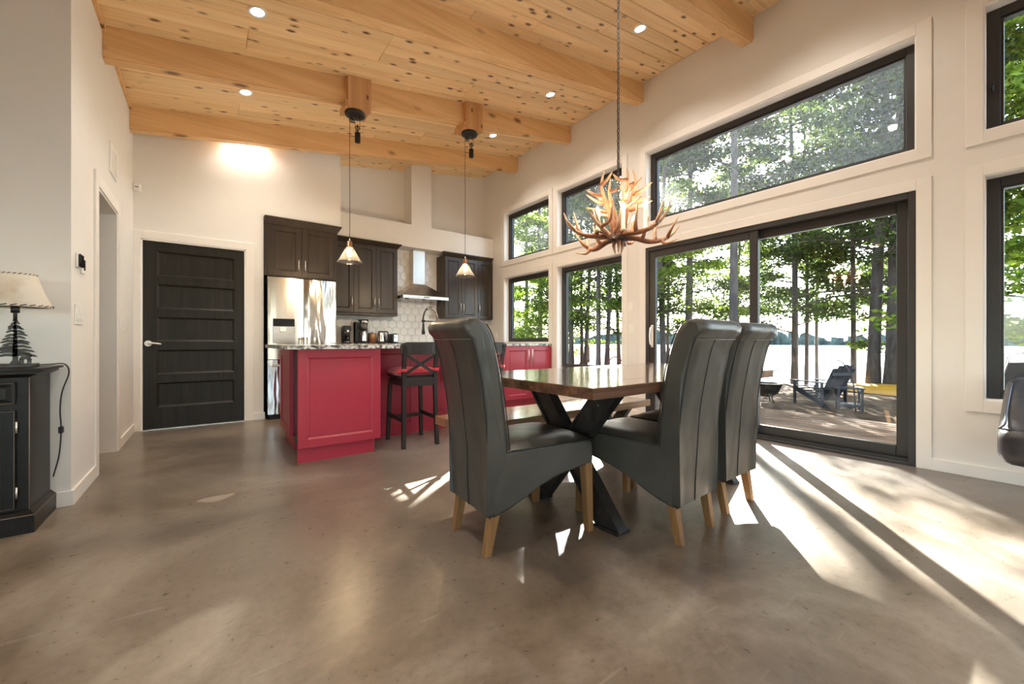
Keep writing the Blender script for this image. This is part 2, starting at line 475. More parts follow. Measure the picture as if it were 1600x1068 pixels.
def leather(name, col):
    m, nt, N, L, p = new_mat(name)
    mp = coords(N, L, (1, 1, 1), rand=True)
    n = N.new('ShaderNodeTexNoise'); n.inputs['Scale'].default_value = 7; n.inputs['Detail'].default_value = 4; L.new(mp.outputs[0], n.inputs['Vector'])
    r = ramp(N, [(0.3, [c*0.85 for c in col]), (0.7, [c*1.2 for c in col])]); L.new(n.outputs['Fac'], r.inputs[0]); L.new(r.outputs[0], p.inputs['Base Color'])
    p.inputs['Roughness'].default_value = 0.34
    p.inputs['Coat Weight'].default_value = 0.12; p.inputs['Coat Roughness'].default_value = 0.3
    vo = N.new('ShaderNodeTexVoronoi'); vo.inputs['Scale'].default_value = 260; L.new(mp.outputs[0], vo.inputs['Vector'])
    b1 = N.new('ShaderNodeBump'); b1.inputs['Strength'].default_value = 0.10; b1.inputs['Distance'].default_value = 0.002; L.new(vo.outputs['Distance'], b1.inputs['Height'])
    mw = coords(N, L, (1.0, 1.5, 1.0), rand=True); mw.inputs['Rotation'].default_value = (0.5, 0.2, 0)
    n2 = N.new('ShaderNodeTexNoise'); n2.inputs['Scale'].default_value = 3.6; n2.inputs['Detail'].default_value = 1.0; n2.inputs['Distortion'].default_value = 0.5; L.new(mw.outputs[0], n2.inputs['Vector'])
    b2 = N.new('ShaderNodeBump'); b2.inputs['Strength'].default_value = 0.4; b2.inputs['Distance'].default_value = 0.03; L.new(n2.outputs['Fac'], b2.inputs['Height']); L.new(b1.outputs[0], b2.inputs['Normal'])
    L.new(b2.outputs[0], p.inputs['Normal'])
    return m

def leaf_mat(name, a, b_, trans=0.5):
    m, nt, N, L, p = new_mat(name)
    N.remove(p)
    out = [n for n in N if n.type == 'OUTPUT_MATERIAL'][0]
    geo = N.new('ShaderNodeNewGeometry')
    r = ramp(N, [(0.1, a), (0.9, b_)]); L.new(geo.outputs['Random Per Island'], r.inputs[0])
    df = N.new('ShaderNodeBsdfDiffuse'); tl = N.new('ShaderNodeBsdfTranslucent')
    L.new(r.outputs[0], df.inputs[0])
    br = N.new('ShaderNodeMix'); br.data_type = 'RGBA'; br.blend_type = 'MULTIPLY'; br.inputs['Factor'].default_value = 1
    br.inputs[7].default_value = (1.35, 1.25, 0.5, 1); L.new(r.outputs[0], br.inputs[6]); L.new(br.outputs[2], tl.inputs[0])
    mx = N.new('ShaderNodeMixShader'); mx.inputs[0].default_value = trans
    L.new(df.outputs[0], mx.inputs[1]); L.new(tl.outputs[0], mx.inputs[2]); L.new(mx.outputs[0], out.inputs[0])
    return m

M = {}
M['wall'] = plain('wall_paint', (0.765, 0.75, 0.715), 0.85, var=0.012, bump=0.03, bscale=180)
M['trim'] = plain('trim_paint', (0.81, 0.79, 0.75), 0.5, var=0.012)
M['liner'] = plain('white_liner', (0.93, 0.925, 0.90), 0.45, var=0.01)
M['concrete'] = concrete()
M['pine'] = wood('knotty_pine', (0.91, 0.70, 0.42), (0.80, 0.53, 0.26), knot=(0.14, 0.06, 0.022), ax=0, rough=0.42, knot_scale=4.9, kthr=0.13, tone=0.10)
M['beam'] = wood('fir_beam', (0.84, 0.56, 0.28), (0.67, 0.39, 0.165), knot=(0.20, 0.09, 0.035), ax=0, rough=0.5, knot_scale=2.0, kthr=0.09, gscale=0.8, tone=0.05)
M['blockwood'] = wood('block_wood', (0.72, 0.42, 0.19), (0.52, 0.27, 0.10), knot=(0.14, 0.06, 0.03), ax=2, rough=0.5, knot_scale=5, kthr=0.10)
M['roof'] = plain('roof_deck', (0.25, 0.22, 0.2), 0.9)
M['black_frame'] = plain('black_window_frame', (0.030, 0.029, 0.028), 0.42, var=0.1)
M['door_black'] = wood('black_door_paint', (0.022, 0.020, 0.016), (0.010, 0.009, 0.008), ax=2, rough=0.42, spec=0.3, bump=0.5, gscale=1.2)
M['cab_dark'] = wood('espresso_cabinet', (0.052, 0.036, 0.023), (0.027, 0.018, 0.012), ax=2, rough=0.34, bump=0.1)
M['red'] = plain('red_cabinet_paint', (0.40, 0.028, 0.052), 0.32, var=0.05, nscale=3)
M['granite'] = granite()
M['steel'] = steel('brushed_steel')
M['fridge'] = steel('fridge_steel', wav=0.30, rough=0.12, col=(0.70, 0.68, 0.65))
M['fridge_calm'] = steel('fridge_steel_calm', wav=0.10, rough=0.24, col=(0.66, 0.62, 0.56))
M['chrome'] = steel('polished_chrome', rough=0.1, col=(0.8, 0.8, 0.8))
M['nickel'] = steel('satin_nickel', rough=0.42, col=(0.92, 0.91, 0.88))
M['black_metal'] = plain('black_metal', (0.022, 0.021, 0.02), 0.45, metal=0.6, var=0.15, bump=0.1)
M['dark_iron'] = plain('dark_iron', (0.060, 0.056, 0.052), 0.42, metal=0.75, var=0.3, nscale=14, bump=0.15)
M['black_plastic'] = plain('black_plastic', (0.015, 0.015, 0.016), 0.35)
M['white_plastic'] = plain('white_plastic', (0.82, 0.81, 0.78), 0.4, var=0.01)
M['stool'] = plain('black_brown_stain', (0.022, 0.017, 0.014), 0.4, var=0.2, stretch=(8, 8, 1))
M['cushion'] = plain('red_cushion', (0.62, 0.012, 0.035), 0.7, var=0.08, bump=0.3, bscale=30, sheen=0.3)
M['leather'] = leather('charcoal_leather', (0.053, 0.050, 0.042))
M['sofa'] = leather('black_leather', (0.022, 0.020, 0.026))
M['seam'] = plain('seam_thread', (0.012, 0.012, 0.012), 0.6)
M['piping'] = plain('worn_piping', (0.16, 0.155, 0.15), 0.5)
M['oak'] = wood('oak_leg', (0.27, 0.145, 0.055), (0.17, 0.085, 0.03), ax=2, rough=0.4, gscale=2.0)
M['sheesham'] = wood('sheesham', (0.20, 0.092, 0.045), (0.040, 0.020, 0.013), knot=(0.05, 0.02, 0.01), ax=0, rough=0.16, coat=0.9, knot_scale=2.5, kthr=0.08, tone=0.30)
M['bench_wood'] = wood('acacia', (0.34, 0.20, 0.095), (0.13, 0.07, 0.033), knot=(0.10, 0.05, 0.02), ax=0, rough=0.22, coat=0.7, knot_scale=2.5, kthr=0.08, tone=0.22)
M['tile'] = plain('white_tile', (0.86, 0.86, 0.85), 0.12, var=0.05, nscale=9, bump=0.12, bscale=9)
M['grout'] = plain('grout', (0.80, 0.79, 0.77), 0.8)
M['pane'] = glass('window_pane')
M['pane_dusty'] = glass('dusty_pane', dust_glow=0.06)
M['cone'] = glass('pendant_glass', tint=(0.93, 0.93, 0.93), ior=1.7, dust_glow=0.012)  # no dust here: translucent white added for a glow in the glass
M['antler'] = None
M['bulb'] = emit('bulb_glow', (1.0, 0.80, 0.52), 18)
M['filament'] = emit('filament_glow', (1.0, 0.66, 0.32), 45)
M['downlight'] = emit('downlight_lens', (1.0, 0.93, 0.82), 14)
M['candle'] = plain('ivory_candle', (0.80, 0.68, 0.48), 0.5)
M['copper'] = plain('copper_socket', (0.42, 0.19, 0.09), 0.35, metal=0.6)
M['cable'] = plain('black_cable', (0.02, 0.017, 0.015), 0.5)
M['cab_black'] = plain('distressed_black', (0.011, 0.009, 0.007), 0.33, var=0.3, nscale=20, spec=0.22)
M['wear'] = plain('worn_edge', (0.20, 0.15, 0.10), 0.6)
M['dark_glass'] = plain('dark_glass', (0.012, 0.012, 0.013), 0.06)
M['deck'] = wood('deck_board', (0.20, 0.125, 0.078), (0.09, 0.054, 0.032), ax=1, rough=0.8, spec=0.1, bump=0.3, tone=0.35)
M['mulch'] = plain('pine_needle_ground', (0.078, 0.048, 0.027), 1.0, spec=0.05, var=0.45, nscale=3.5, bump=0.8, bscale=25)
M['bark'] = plain('bark', (0.075, 0.064, 0.058), 0.95, var=0.4, nscale=14, bump=0.9, bscale=22, stretch=(1, 1, .25))
M['leaf1'] = leaf_mat('leaf_mid', (0.026, 0.045, 0.018), (0.105, 0.150, 0.048))
M['leaf2'] = leaf_mat('leaf_bright', (0.055, 0.11, 0.022), (0.21, 0.30, 0.06), 0.6)
M['leaf3'] = leaf_mat('needle_dark', (0.020, 0.036, 0.021), (0.062, 0.092, 0.040), 0.35)
M['adirondack'] = wood('blue_grey_plank', (0.042, 0.045, 0.055), (0.020, 0.022, 0.028), ax=2, rough=0.6)
M['yellow'] = plain('yellow_hull', (0.60, 0.31, 0.03), 0.4)
M['far_tree'] = plain('far_forest', (0.040, 0.060, 0.052), 0.95, var=0.5, nscale=0.12)
M['rust'] = plain('rusty_iron', (0.16, 0.045, 0.03), 0.7)
M['siding'] = plain('outside_siding', (0.5, 0.47, 0.43), 0.8)

def antler_mat():
    m, nt, N, L, p = new_mat('antler_bone')
    at = N.new('ShaderNodeAttribute'); at.attribute_name = 'tip'
    mp = coords(N, L, (30, 30, 30)); n = N.new('ShaderNodeTexNoise'); n.inputs['Scale'].default_value = 1.5; n.inputs['Detail'].default_value = 5; L.new(mp.outputs[0], n.inputs['Vector'])
    ad = N.new('ShaderNodeMath'); ad.operation = 'MULTIPLY_ADD'; ad.inputs[1].default_value = 0.5; L.new(n.outputs['Fac'], ad.inputs[0]); L.new(at.outputs['Fac'], ad.inputs[2])
    r = ramp(N, [(0.25, (0.13, 0.050, 0.024)), (0.6, (0.36, 0.155, 0.075)), (1.15 if False else 1.0, (0.66, 0.44, 0.27))]); L.new(ad.outputs[0], r.inputs[0])
    L.new(r.outputs[0], p.inputs['Base Color']); p.inputs['Roughness'].default_value = 0.4
    b = N.new('ShaderNodeBump'); b.inputs['Strength'].default_value = 0.3; b.inputs['Distance'].default_value = 0.004; L.new(n.outputs['Fac'], b.inputs['Height']); L.new(b.outputs[0], p.inputs['Normal'])
    return m
M['antler'] = antler_mat()

def water_mat():
    m, nt, N, L, p = new_mat('lake_water')
    p.inputs['Base Color'].default_value = (0.42, 0.46, 0.48, 1); p.inputs['Roughness'].default_value = 0.12  # pale base colour stands in for sun glitter and throws light upward
    p.inputs['IOR'].default_value = 1.33
    mp = coords(N, L, (1, 1, 1)); n = N.new('ShaderNodeTexNoise'); n.inputs['Scale'].default_value = 1.6; n.inputs['Detail'].default_value = 4; L.new(mp.outputs[0], n.inputs['Vector'])
    b = N.new('ShaderNodeBump'); b.inputs['Strength'].default_value = 0.5; b.inputs['Distance'].default_value = 0.08; L.new(n.outputs['Fac'], b.inputs['Height']); L.new(b.outputs[0], p.inputs['Normal'])
    return m
M['water'] = water_mat()

# ------------------------------------------------------------------ the setting
W = 4.255                      # window wall, inner face
LW = -0.637                    # left wall, inner face
YB = 5.75                      # door wall
YK = 6.58                      # kitchen back wall
YL = 3.385                     # wall behind the lamp
def zc(x): return 4.11 + (x - W)/6.0
SL = math.atan(1/6.0)

MB().box(-5.2, -5.2, -0.25, W+0.2, 6.8, 0.0).build('floor', M['concrete'], kind='structure')
ceil = MB().prism([(-5.3, zc(-5.3)+.02), (5.0, zc(5.0)+.02), (5.0, zc(5.0)+.32), (-5.3, zc(-5.3)+.32)], -5.3, 6.9, 'y').build('ceiling', M['pine'], kind='structure')

# pine boards of the ceiling, one object each
pm = {}
def plank_mesh(L_):
    k = round(L_, 3)
    if k not in pm:
        pm[k] = MB().box(0, 0.0016, 0, L_-.001, 0.1384, 0.02, 0.0055).mesh('plank', M['pine'])
    return pm[k]
cutsets = [(1.95,), (3.05,), (1.2, 3.7), (2.45,), (0.9, 3.05), (1.95, 3.7)]
full = (W-LW)/math.cos(SL)
y = 1.05; i = 0
while y < YK-0.01:
    x0 = LW if y < YB else 1.42
    off = (x0-LW)/math.cos(SL)
    ends = [off] + [c for c in cutsets[(i*5+i//3) % 6] if c > off+.3] + [full]
    for a, b in zip(ends[:-1], ends[1:]):
        o = bpy.data.objects.new('plank', plank_mesh(b-a)); COL.objects.link(o); o.parent = ceil
        xx = LW + a*math.cos(SL)
        o.location = (xx, y, zc(xx)); o.rotation_euler = (0, -SL, 0)
    y += 0.14; i += 1

beams_y = [(5.49, 5.605), (4.224, 4.339), (2.979, 3.094), (1.734, 1.849), (0.489, 0.604), (-0.756, -0.641), (-2.0, -1.885), (-3.25, -3.135)]
for a, b in beams_y:
    x0 = LW+.002 if a > YL else -5.0
    bm_ = MB(); d = 0.235; c = 0.012
    for (ya, yb, zz) in ((a, b, d-c),):
        bm_.prism([(x0, zc(x0)-zz), (W-.002, zc(W)-zz), (W-.002, zc(W)+.01), (x0, zc(x0)+.01)], ya, yb, 'y')
    bm_.prism([(x0, zc(x0)-d), (W-.002, zc(W)-d), (W-.002, zc(W)-d+c), (x0, zc(x0)-d+c)], a+c, b-c, 'y')
    bm_.build('beam', M['beam'], ceil)
# slim pine moulding where ceiling meets the left wall
MB().box(LW+.001, YL, zc(LW)-.045, LW+.02, 5.49, zc(LW)-.002).build('trim_1', M['beam'], kind='structure')

# window wall, built round its openings
TZ0, TZ1 = 2.385, 3.245
cols = [(4.70, 5.895, [(0.935, 2.09), (TZ0, TZ1)]), (3.30, 4.515, [(0.54, 2.085), (TZ0, TZ1)]),
        (0.60, 2.95, [(0.0, 2.08), (TZ0, TZ1)]), (-0.95, 0.27, [(0.54, 2.08), (TZ0, TZ1)]),
        (-2.90, -1.30, [(0.54, 2.08), (TZ0, TZ1)]), (-4.80, -3.20, [(0.54, 2.08), (TZ0, TZ1)])]
wr = MB(); prev = 6.7; X2 = W+0.2
for y0, y1, ops in cols:
    wr.box(W, y1, 0, X2, prev, 4.22)
    z = 0
    for a, b in ops:
        if a > z: wr.box(W, y0, z, X2, y1, a)
        z = b
    wr.box(W, y0, z, X2, y1, 4.22)
    prev = y0
wr.box(W, -5.2, 0, X2, prev, 4.22)
wr.build('wall_right', M['wall'], kind='structure')
MB().box(X2, -5.4, -.6, X2+.02, 3.29, -.02).build('wall_outside_footing', M['siding'], kind='structure')

def wall_xz(name, x0, x1, y0, y1, z0=0, holes=()):
    """wall whose top follows the ceiling; holes: (x0,x1,z1) from the floor"""
    m = MB(); xs = x0
    for a, b, h in holes:
        m.prism([(xs, z0), (a, z0), (a, zc(a)+.05), (xs, zc(xs)+.05)], y0, y1, 'y')
        m.prism([(a, h), (b, h), (b, zc(b)+.05), (a, zc(a)+.05)], y0, y1, 'y')
        xs = b
    m.prism([(xs, z0), (x1, z0), (x1, zc(x1)+.05), (xs, zc(xs)+.05)], y0, y1, 'y')
    return m.build(name, M['wall'], kind='structure')
DX0, DX1, DZ = -0.578, 0.348, 2.035
wall_xz('wall_back', -0.757, 0.53, YB, YB+.12, 0, [(DX0, DX1, DZ)])
MB().box(DX0-.3, YB+.4, -.1, DX1+.05, YB+.5, 2.6).box(DX0-.3, YB+.12, -.1, DX0-.2, YB+.5, 2.6).box(DX1+.02, YB+.12, -.1, DX1+.05, YB+.5, 2.6).box(DX0-.3, YB+.12, 2.4, DX1+.05, YB+.5, 2.6).build('wall_behind_door', M['wall'], kind='structure')  # unseen box added behind the door to block daylight
wall_xz('wall_kitchen', 0.43, W, YK, YK+.12)
wall_xz('wall_above_fridge', 0.53, 1.42, YB, YK, 2.48)
MB().box(0.43, YB+.12, 0, 0.53, YK, 2.48).build('wall_fridge_side', M['wall'], kind='structure')
MB().box(1.42, 6.27, 2.495, W, YK, 2.863).box(2.65, 6.27, 2.863, 3.003, YK, 4.0).build('wall_bulkhead', M['trim'], kind='structure')
# left wall with the hall doorway
m = MB(); t = LW-.112
for y0, y1, z0, z1 in ((YL, 4.04, 0, 3.34), (4.82, YB+.12, 0, 3.34), (4.04, 4.82, 2.045, 3.34)):
    m.box(t, y0, z0, LW, y1, z1)
m.build('wall_left', M['wall'], kind='structure')
MB().box(-5.2, YL, 0, t, YL+.115, 3.3).build('wall_living', M['wall'], kind='structure')
MB().box(-2.0, YL+.115, 0, -1.88, 6.0, 3.0).box(-1.88, 5.87, 0, t, 5.99, 3.0).box(-1.88, YL+.115, 2.4, t, 5.87, 2.5).build('wall_hall', M['wall'], kind='structure')
# behind the camera: unseen walls, with windows added to let in fill light
m = MB()
m.box(-5.2, -5.2, 0, W+.2, -5.0, .5).box(-5.2, -5.2, 2.1, W+.2, -5.0, 4.1)
for a, b in ((-5.2, -4.4), (-2.5, -1.9), (0, W+.2)): m.box(a, -5.2, .5, b, -5.0, 2.1)
m.build('wall_rear', M['wall'], kind='structure')
m = MB(); m.box(-5.2, -5.2, 0, -5.0, YL+.1, .6).box(-5.2, -5.2, 2.0, -5.0, YL+.1, 2.7)
for a, b in ((-5.2, -4.2), (-2.0, -1.0), (1.0, YL+.1)): m.box(-5.2, a, .6, -5.0, b, 2.0)
m.build('wall_far_left', M['wall'], kind='structure')

# baseboards
BH, BT = 0.087, 0.013
m = MB()
for a, b in ((-5.0, 0.52), (3.03, 4.64)): m.box(W-BT, a, 0, W, b, BH, .002)
m.build('baseboard_right', M['trim'], kind='structure')
MB().box(LW, YL, 0, LW+BT, 3.95, BH, .002).box(LW, 4.91, 0, LW+BT, YB, BH, .002).build('baseboard_left', M['trim'], kind='structure')
MB().box(-5.0, YL-BT, 0, LW+BT, YL, BH, .002).build('baseboard_living', M['trim'], kind='structure')
MB().box(0.428, YB-BT, 0, 0.543, YB, BH, .002).build('baseboard_back', M['trim'], kind='structure')
# doorway casing and jamb
m = MB()
m.box(LW, 3.95, 0, LW+.014, 4.04, 2.135, .002).box(LW, 4.82, 0, LW+.014, 4.91, 2.135, .002).box(LW, 4.04, 2.045, LW+.014, 4.82, 2.135, .002)
m.box(t-.01, 4.04, 0, LW+.004, 4.055, 2.045).box(t-.01, 4.805, 0, LW+.004, 4.82, 2.045).box(t-.01, 4.055, 2.03, LW+.004, 4.805, 2.045)
m.build('trim_2', M['trim'], kind='structure')

# windows
def window(name, y0, y1, z0, z1, dusty=False, casing=True, sill=True, fw=0.062, back=False):
    root = empty(name, (W, (y0+y1)/2, z0), kind='structure')
    if casing:
        c = MB(); cw = 0.083; g = 0.014
        c.box(W-g, y0-cw, z0-cw if z0 > .1 else 0, W, y0, z1+cw, .002).box(W-g, y1, z0-cw if z0 > .1 else 0, W, y1+cw, z1+cw, .002)
        c.box(W-g, y0, z1, W, y1, z1+cw, .002)
        if z0 > .1: c.box(W-g, y0, z0-cw, W, y1, z0, .002)
        c.build('casing', M['trim'], root)
    j = MB(); e = 0.008; d = W+0.10
    j.box(W-.004, y0-.001, z0, d, y0+e, z1).box(W-.004, y1-e, z0, d, y1+.001, z1).box(W-.004, y0+e, z1-e, d, y1-e, z1)
    if z0 > .1: j.box(W-.004, y0+e, z0, d, y1-e, z0+e)
    j.build('jamb_liner', M['liner'], root)
    f = MB(); a, b = d-.012, d+.07
    Y0, Y1, Z0, Z1 = y0+e, y1-e, (z0+e if z0 > .1 else z0), z1-e
    f.box(a, Y0, Z0, b, Y0+fw, Z1, .003).box(a, Y1-fw, Z0, b, Y1, Z1, .003)
    f.box(a, Y0+fw, Z1-fw, b, Y1-fw, Z1, .003).box(a, Y0+fw, Z0, b, Y1-fw, Z0+fw*.75, .003)
    # inner glazing bead
    s = MB(); w2 = .014; a2 = a+.018; z00 = Z0+fw*.75
    s.box(a2, Y0+fw, z00, b-.01, Y0+fw+w2, Z1-fw).box(a2, Y1-fw-w2, z00, b-.01, Y1-fw, Z1-fw)
    s.box(a2, Y0+fw+w2, Z1-fw-w2, b-.01, Y1-fw-w2, Z1-fw).box(a2, Y0+fw+w2, z00, b-.01, Y1-fw-w2, z00+w2)
    fo = f.build('frame', M['black_frame'], root)
    s.build('glazing_bead', M['black_frame'], fo)
    g = (a2+b)/2
    MB().box(g, Y0+fw+.004, z00+.004, g+.006, Y1-fw-.004, Z1-fw-.004).build('pane', M['pane_dusty'] if dusty else M['pane'], root)
    return root, fo
window('window_1', 4.70, 5.895, 0.935, 2.09)
w_, f_ = window('window_2', 4.70, 5.895, TZ0, TZ1, dusty=True)
hk = MB().rod((W+.055, 5.16, TZ0+.05), (W+.03, 5.16, TZ0+.06), .006).rod((W+.03, 5.16, TZ0+.055), (W+.03, 5.14, TZ0+.13), .006)
hk.build('crank_handle', M['black_metal'], w_)
window('window_3', 3.30, 4.515, 0.54, 2.085)
window('window_4', 3.30, 4.515, TZ0, TZ1, dusty=True)
window('window_5', 0.60, 2.95, TZ0, TZ1, dusty=True)
window('window_6', -0.95, 0.27, 0.54, 2.08)
w_, f_ = window('window_7', -0.95, 0.27, TZ0, TZ1)
MB().box(W+.05, .225, TZ0+.28, W+.062, .245, TZ0+.34, .003).rod((W+.05, .235, TZ0+.32), (W+.035, .235, TZ0+.27), .005).build('latch', M['black_metal'], w_)
window('window_8', -2.90, -1.30, 0.54, 2.08, casing=False)  # this and the next three are unseen, added for more skylight
window('window_9', -2.90, -1.30, TZ0, TZ1, casing=False)
window('window_10', -4.80, -3.20, 0.54, 2.08, casing=False)
window('window_11', -4.80, -3.20, TZ0, TZ1, casing=False)
for n, (a, b) in enumerate(((-4.4, -2.5), (-1.9, 0))):  # unseen windows behind the camera, added for fill light
    r_ = empty('window_%d' % (12+n), (a, -5.1, .5), kind='structure')
    MB().box(a, -5.13, .5, a+.07, -5.05, 2.1).box(b-.07, -5.13, .5, b, -5.05, 2.1).box(a, -5.13, .5, b, -5.05, .57).box(a, -5.13, 2.03, b, -5.05, 2.1).build('frame', M['black_frame'], r_)
    MB().box(a+.07, -5.1, .57, b-.07, -5.094, 2.03).build('pane', M['pane'], r_)
for n, (a, b) in enumerate(((-4.2, -2.0), (-1.0, 1.0))):
    r_ = empty('window_%d' % (15+n), (-5.1, a, .6), kind='structure')
    MB().box(-5.13, a, .6, -5.05, a+.07, 2.0).box(-5.13, b-.07, .6, -5.05, b, 2.0).box(-5.13, a, .6, -5.05, b, .67).box(-5.13, a, 1.93, -5.05, b, 2.0).build('frame', M['black_frame'], r_)
    MB().box(-5.1, a+.07, .67, -5.094, b-.07, 1.93).build('pane', M['pane'], r_)

# sliding patio door
door = empty('door_2', (W, 1.775, 0), kind='structure')
y0, y1, z1 = 0.60, 2.95, 2.08
c = MB(); cw = .083; g = .014
c.box(W-g, y0-cw, 0, W, y0, z1+cw, .002).box(W-g, y1, 0, W, y1+cw, z1+cw, .002).box(W-g, y0, z1, W, y1, z1+cw, .002)
c.build('casing', M['trim'], door)
f = MB(); a, b = W-.006, W+.15
f.box(a, y0, 0, b, y0+.045, z1, .003).box(a, y1-.045, 0, b, y1, z1, .003).box(a, y0+.045, z1-.05, b, y1-.045, z1, .003)
f.box(a, y0+.045, 0, b, y1-.045, .022, .003)
f.box(W+.02, y0+.045, .022, W+.03, y1-.045, .045).box(W+.075, y0+.045, .022, W+.085, y1-.045, .045)
f.build('door_frame', M['black_frame'], door)
def sash(nm, ya, yb, xa, mat=M['black_frame'], mesh=False):
    s = MB(); w = .078; zb, zt = .045, z1-.05
    s.box(xa, ya, zb, xa+.045, ya+w, zt, .004).box(xa, yb-w, zb, xa+.045, yb, zt, .004)
    s.box(xa, ya+w, zt-w, xa+.045, yb-w, zt, .004).box(xa, ya+w, zb, xa+.045, yb-w, zb+w*1.05, .004)
    so = s.build(nm, mat, door)
    MB().box(xa+.02, ya+w, zb+w, xa+.026, yb-w, zt-w).build('pane', M['pane'], so)
    return so
s1 = sash('sliding_panel', 1.70, 2.905, W+.008)
s2 = sash('fixed_panel', 0.645, 1.80, W+.075)
# pull handle on the sliding panel
hp = crom([(W-.004, 2.868, 1.12), (W-.035, 2.868, 1.10), (W-.045, 2.868, 1.01), (W-.035, 2.868, .92), (W-.004, 2.868, .90)], 5)
h = MB().tube(hp, .008, 8).box(W+.002, 2.852, .875, W+.009, 2.884, 1.145, .002)
h.build('pull_handle', M['nickel'], s1, label='satin metal pull handle')

# panelled black door in the back wall
door = empty('door_1', (-.1, YB, 0), kind='structure')
c = MB(); g = .014
c.box(LW+.001, YB-g, 0, DX0, YB, DZ+.085, .002).box(DX1, YB-g, 0, DX1+.08, YB, DZ+.085, .002).box(DX0, YB-g, DZ, DX1, YB, DZ+.085, .002)
c.build('casing', M['trim'], door)
c = MB().box(DX0, YB-.005, 0, DX0+.014, YB+.12, DZ).box(DX1-.014, YB-.005, 0, DX1, YB+.12, DZ).box(DX0, YB-.005, DZ-.014, DX1, YB+.12, DZ)
c.build('jamb', M['liner'], door)
MB().box(DX0, YB-.004, 0, DX1, YB+.1, .008).build('threshold', M['steel'], door)
dx0, dx1, dy, dt = DX0+.016, DX1-.016, YB+.012, .04
zs = [(.235+.355*k, .50+.355*k) for k in range(5)]
px0, px1 = -.452, .236
m = MB(); z = .012
m.box(dx0, dy, z, px0, dy+dt, 2.019).box(px1, dy, z, dx1, dy+dt, 2.019)
for a, b in zs:
    m.box(px0, dy, z, px1, dy+dt, a); z = b
m.box(px0, dy, z, px1, dy+dt, 2.019)
lf = m.build('door_leaf', M['door_black'], door)
for a, b in zs:
    p = MB(); i_ = .020; rec = dy+.013
    # sloping moulding round the recess, then the flat field
    o4 = [(px0, a), (px1, a), (px1, b), (px0, b)]; n4 = [(px0+i_, a+i_), (px1-i_, a+i_), (px1-i_, b-i_), (px0+i_, b-i_)]
    vs = [(x, dy-.003, z) for x, z in o4] + [(x, rec, z) for x, z in n4]
    p.add(vs, [(0, 1, 5, 4), (1, 2, 6, 5), (2, 3, 7, 6), (3, 0, 4, 7), (4, 5, 6, 7)])
    p.box(px0, rec+.002, a, px1, dy+dt-.005, b)
    p.build('panel', M['door_black'], lf, fix=False)
h = MB(); hx, hz = -.52, .925
h.tube([(hx, dy, hz), (hx, dy-.012, hz)], .031, 20).tube([(hx, dy-.01, hz), (hx, dy-.05, hz)], .010, 12)
h.tube(crom([(hx, dy-.048, hz), (hx+.045, dy-.05, hz+.002), (hx+.11, dy-.048, hz-.008)], 5), [.011]*5+[.009]*5+[.007], 10)
h.build('lever_handle', M['nickel'], lf, label='satin nickel lever handle')

# ------------------------------------------------------------------ kitchen
def Tfront(y):                 # panel facing -Y: u = x, v = z, w = outwards
    return lambda u, v, w: (u, y - w, v)
def Tleft(x):                  # panel facing -X: u = y
    return lambda u, v, w: (x - w, u, v)

def shaker(name, T, u0, u1, v0, v1, mat, parent, th=.019, st=.062, handle=None, hm=None, hl=.135, raised=True, label=None):
    g = .0015; u0 += g; u1 -= g; v0 += g; v1 -= g
    m = MB(T)
    m.box(u0, v0, 0, u0+st, v1, th, .0015).box(u1-st, v0, 0, u1, v1, th, .0015)
    m.box(u0+st, v1-st, 0, u1-st, v1, th, .0015).box(u0+st, v0, 0, u1-st, v0+st, th, .0015)
    a, b, c, d = u0+st, u1-st, v0+st, v1-st
    k = .012
    m.add([(a, c, th-.003), (b, c, th-.003), (b, d, th-.003), (a, d, th-.003), (a+k, c+k, th-.011), (b-k, c+k, th-.011), (b-k, d-k, th-.011), (a+k, d-k, th-.011)],
          [(0, 1, 5, 4), (1, 2, 6, 5), (2, 3, 7, 6), (3, 0, 4, 7), (4, 5, 6, 7)])
    if raised: m.box(a+k+.006, c+k+.006, th-.012, b-k-.006, d-k-.006, th-.008, .002)
    o = m.build(name, mat, parent, label=label)
    if handle:
        hu, hv = handle
        h = MB(T)
        h.tube([(hu, hv-hl/2, th+.028), (hu, hv+hl/2, th+.028)], .0065, 10)
        h.rod((hu, hv-hl/2+.018, th), (hu, hv-hl/2+.018, th+.028), .004).rod((hu, hv+hl/2-.018, th), (hu, hv+hl/2-.018, th+.028), .004)
        h.build('handle', hm or M['nickel'], o, label='brushed metal bar handle')
    return o

def crown(m, x0, x1, y0, y1, z0, z1, out=.05, left=True, right=True):
    """flared crown moulding round the front and sides of a cabinet top"""
    a = out if left else 0; b = out if right else 0
    vs = [(x0, y1, z0), (x0, y0, z0), (x1, y0, z0), (x1, y1, z0),
          (x0-a, y1, z1-.014), (x0-a, y0-out, z1-.014), (x1+b, y0-out, z1-.014), (x1+b, y1, z1-.014),
          (x0-a, y1, z1), (x0-a, y0-out, z1), (x1+b, y0-out, z1), (x1+b, y1, z1)]
    fs = [(0, 1, 5, 4), (1, 2, 6, 5), (2, 3, 7, 6), (4, 5, 9, 8), (5, 6, 10, 9), (6, 7, 11, 10), (8, 9, 10, 11), (0, 3, 2, 1), (0, 4, 8, 11, 7, 3)]
    return m.add(vs, fs)

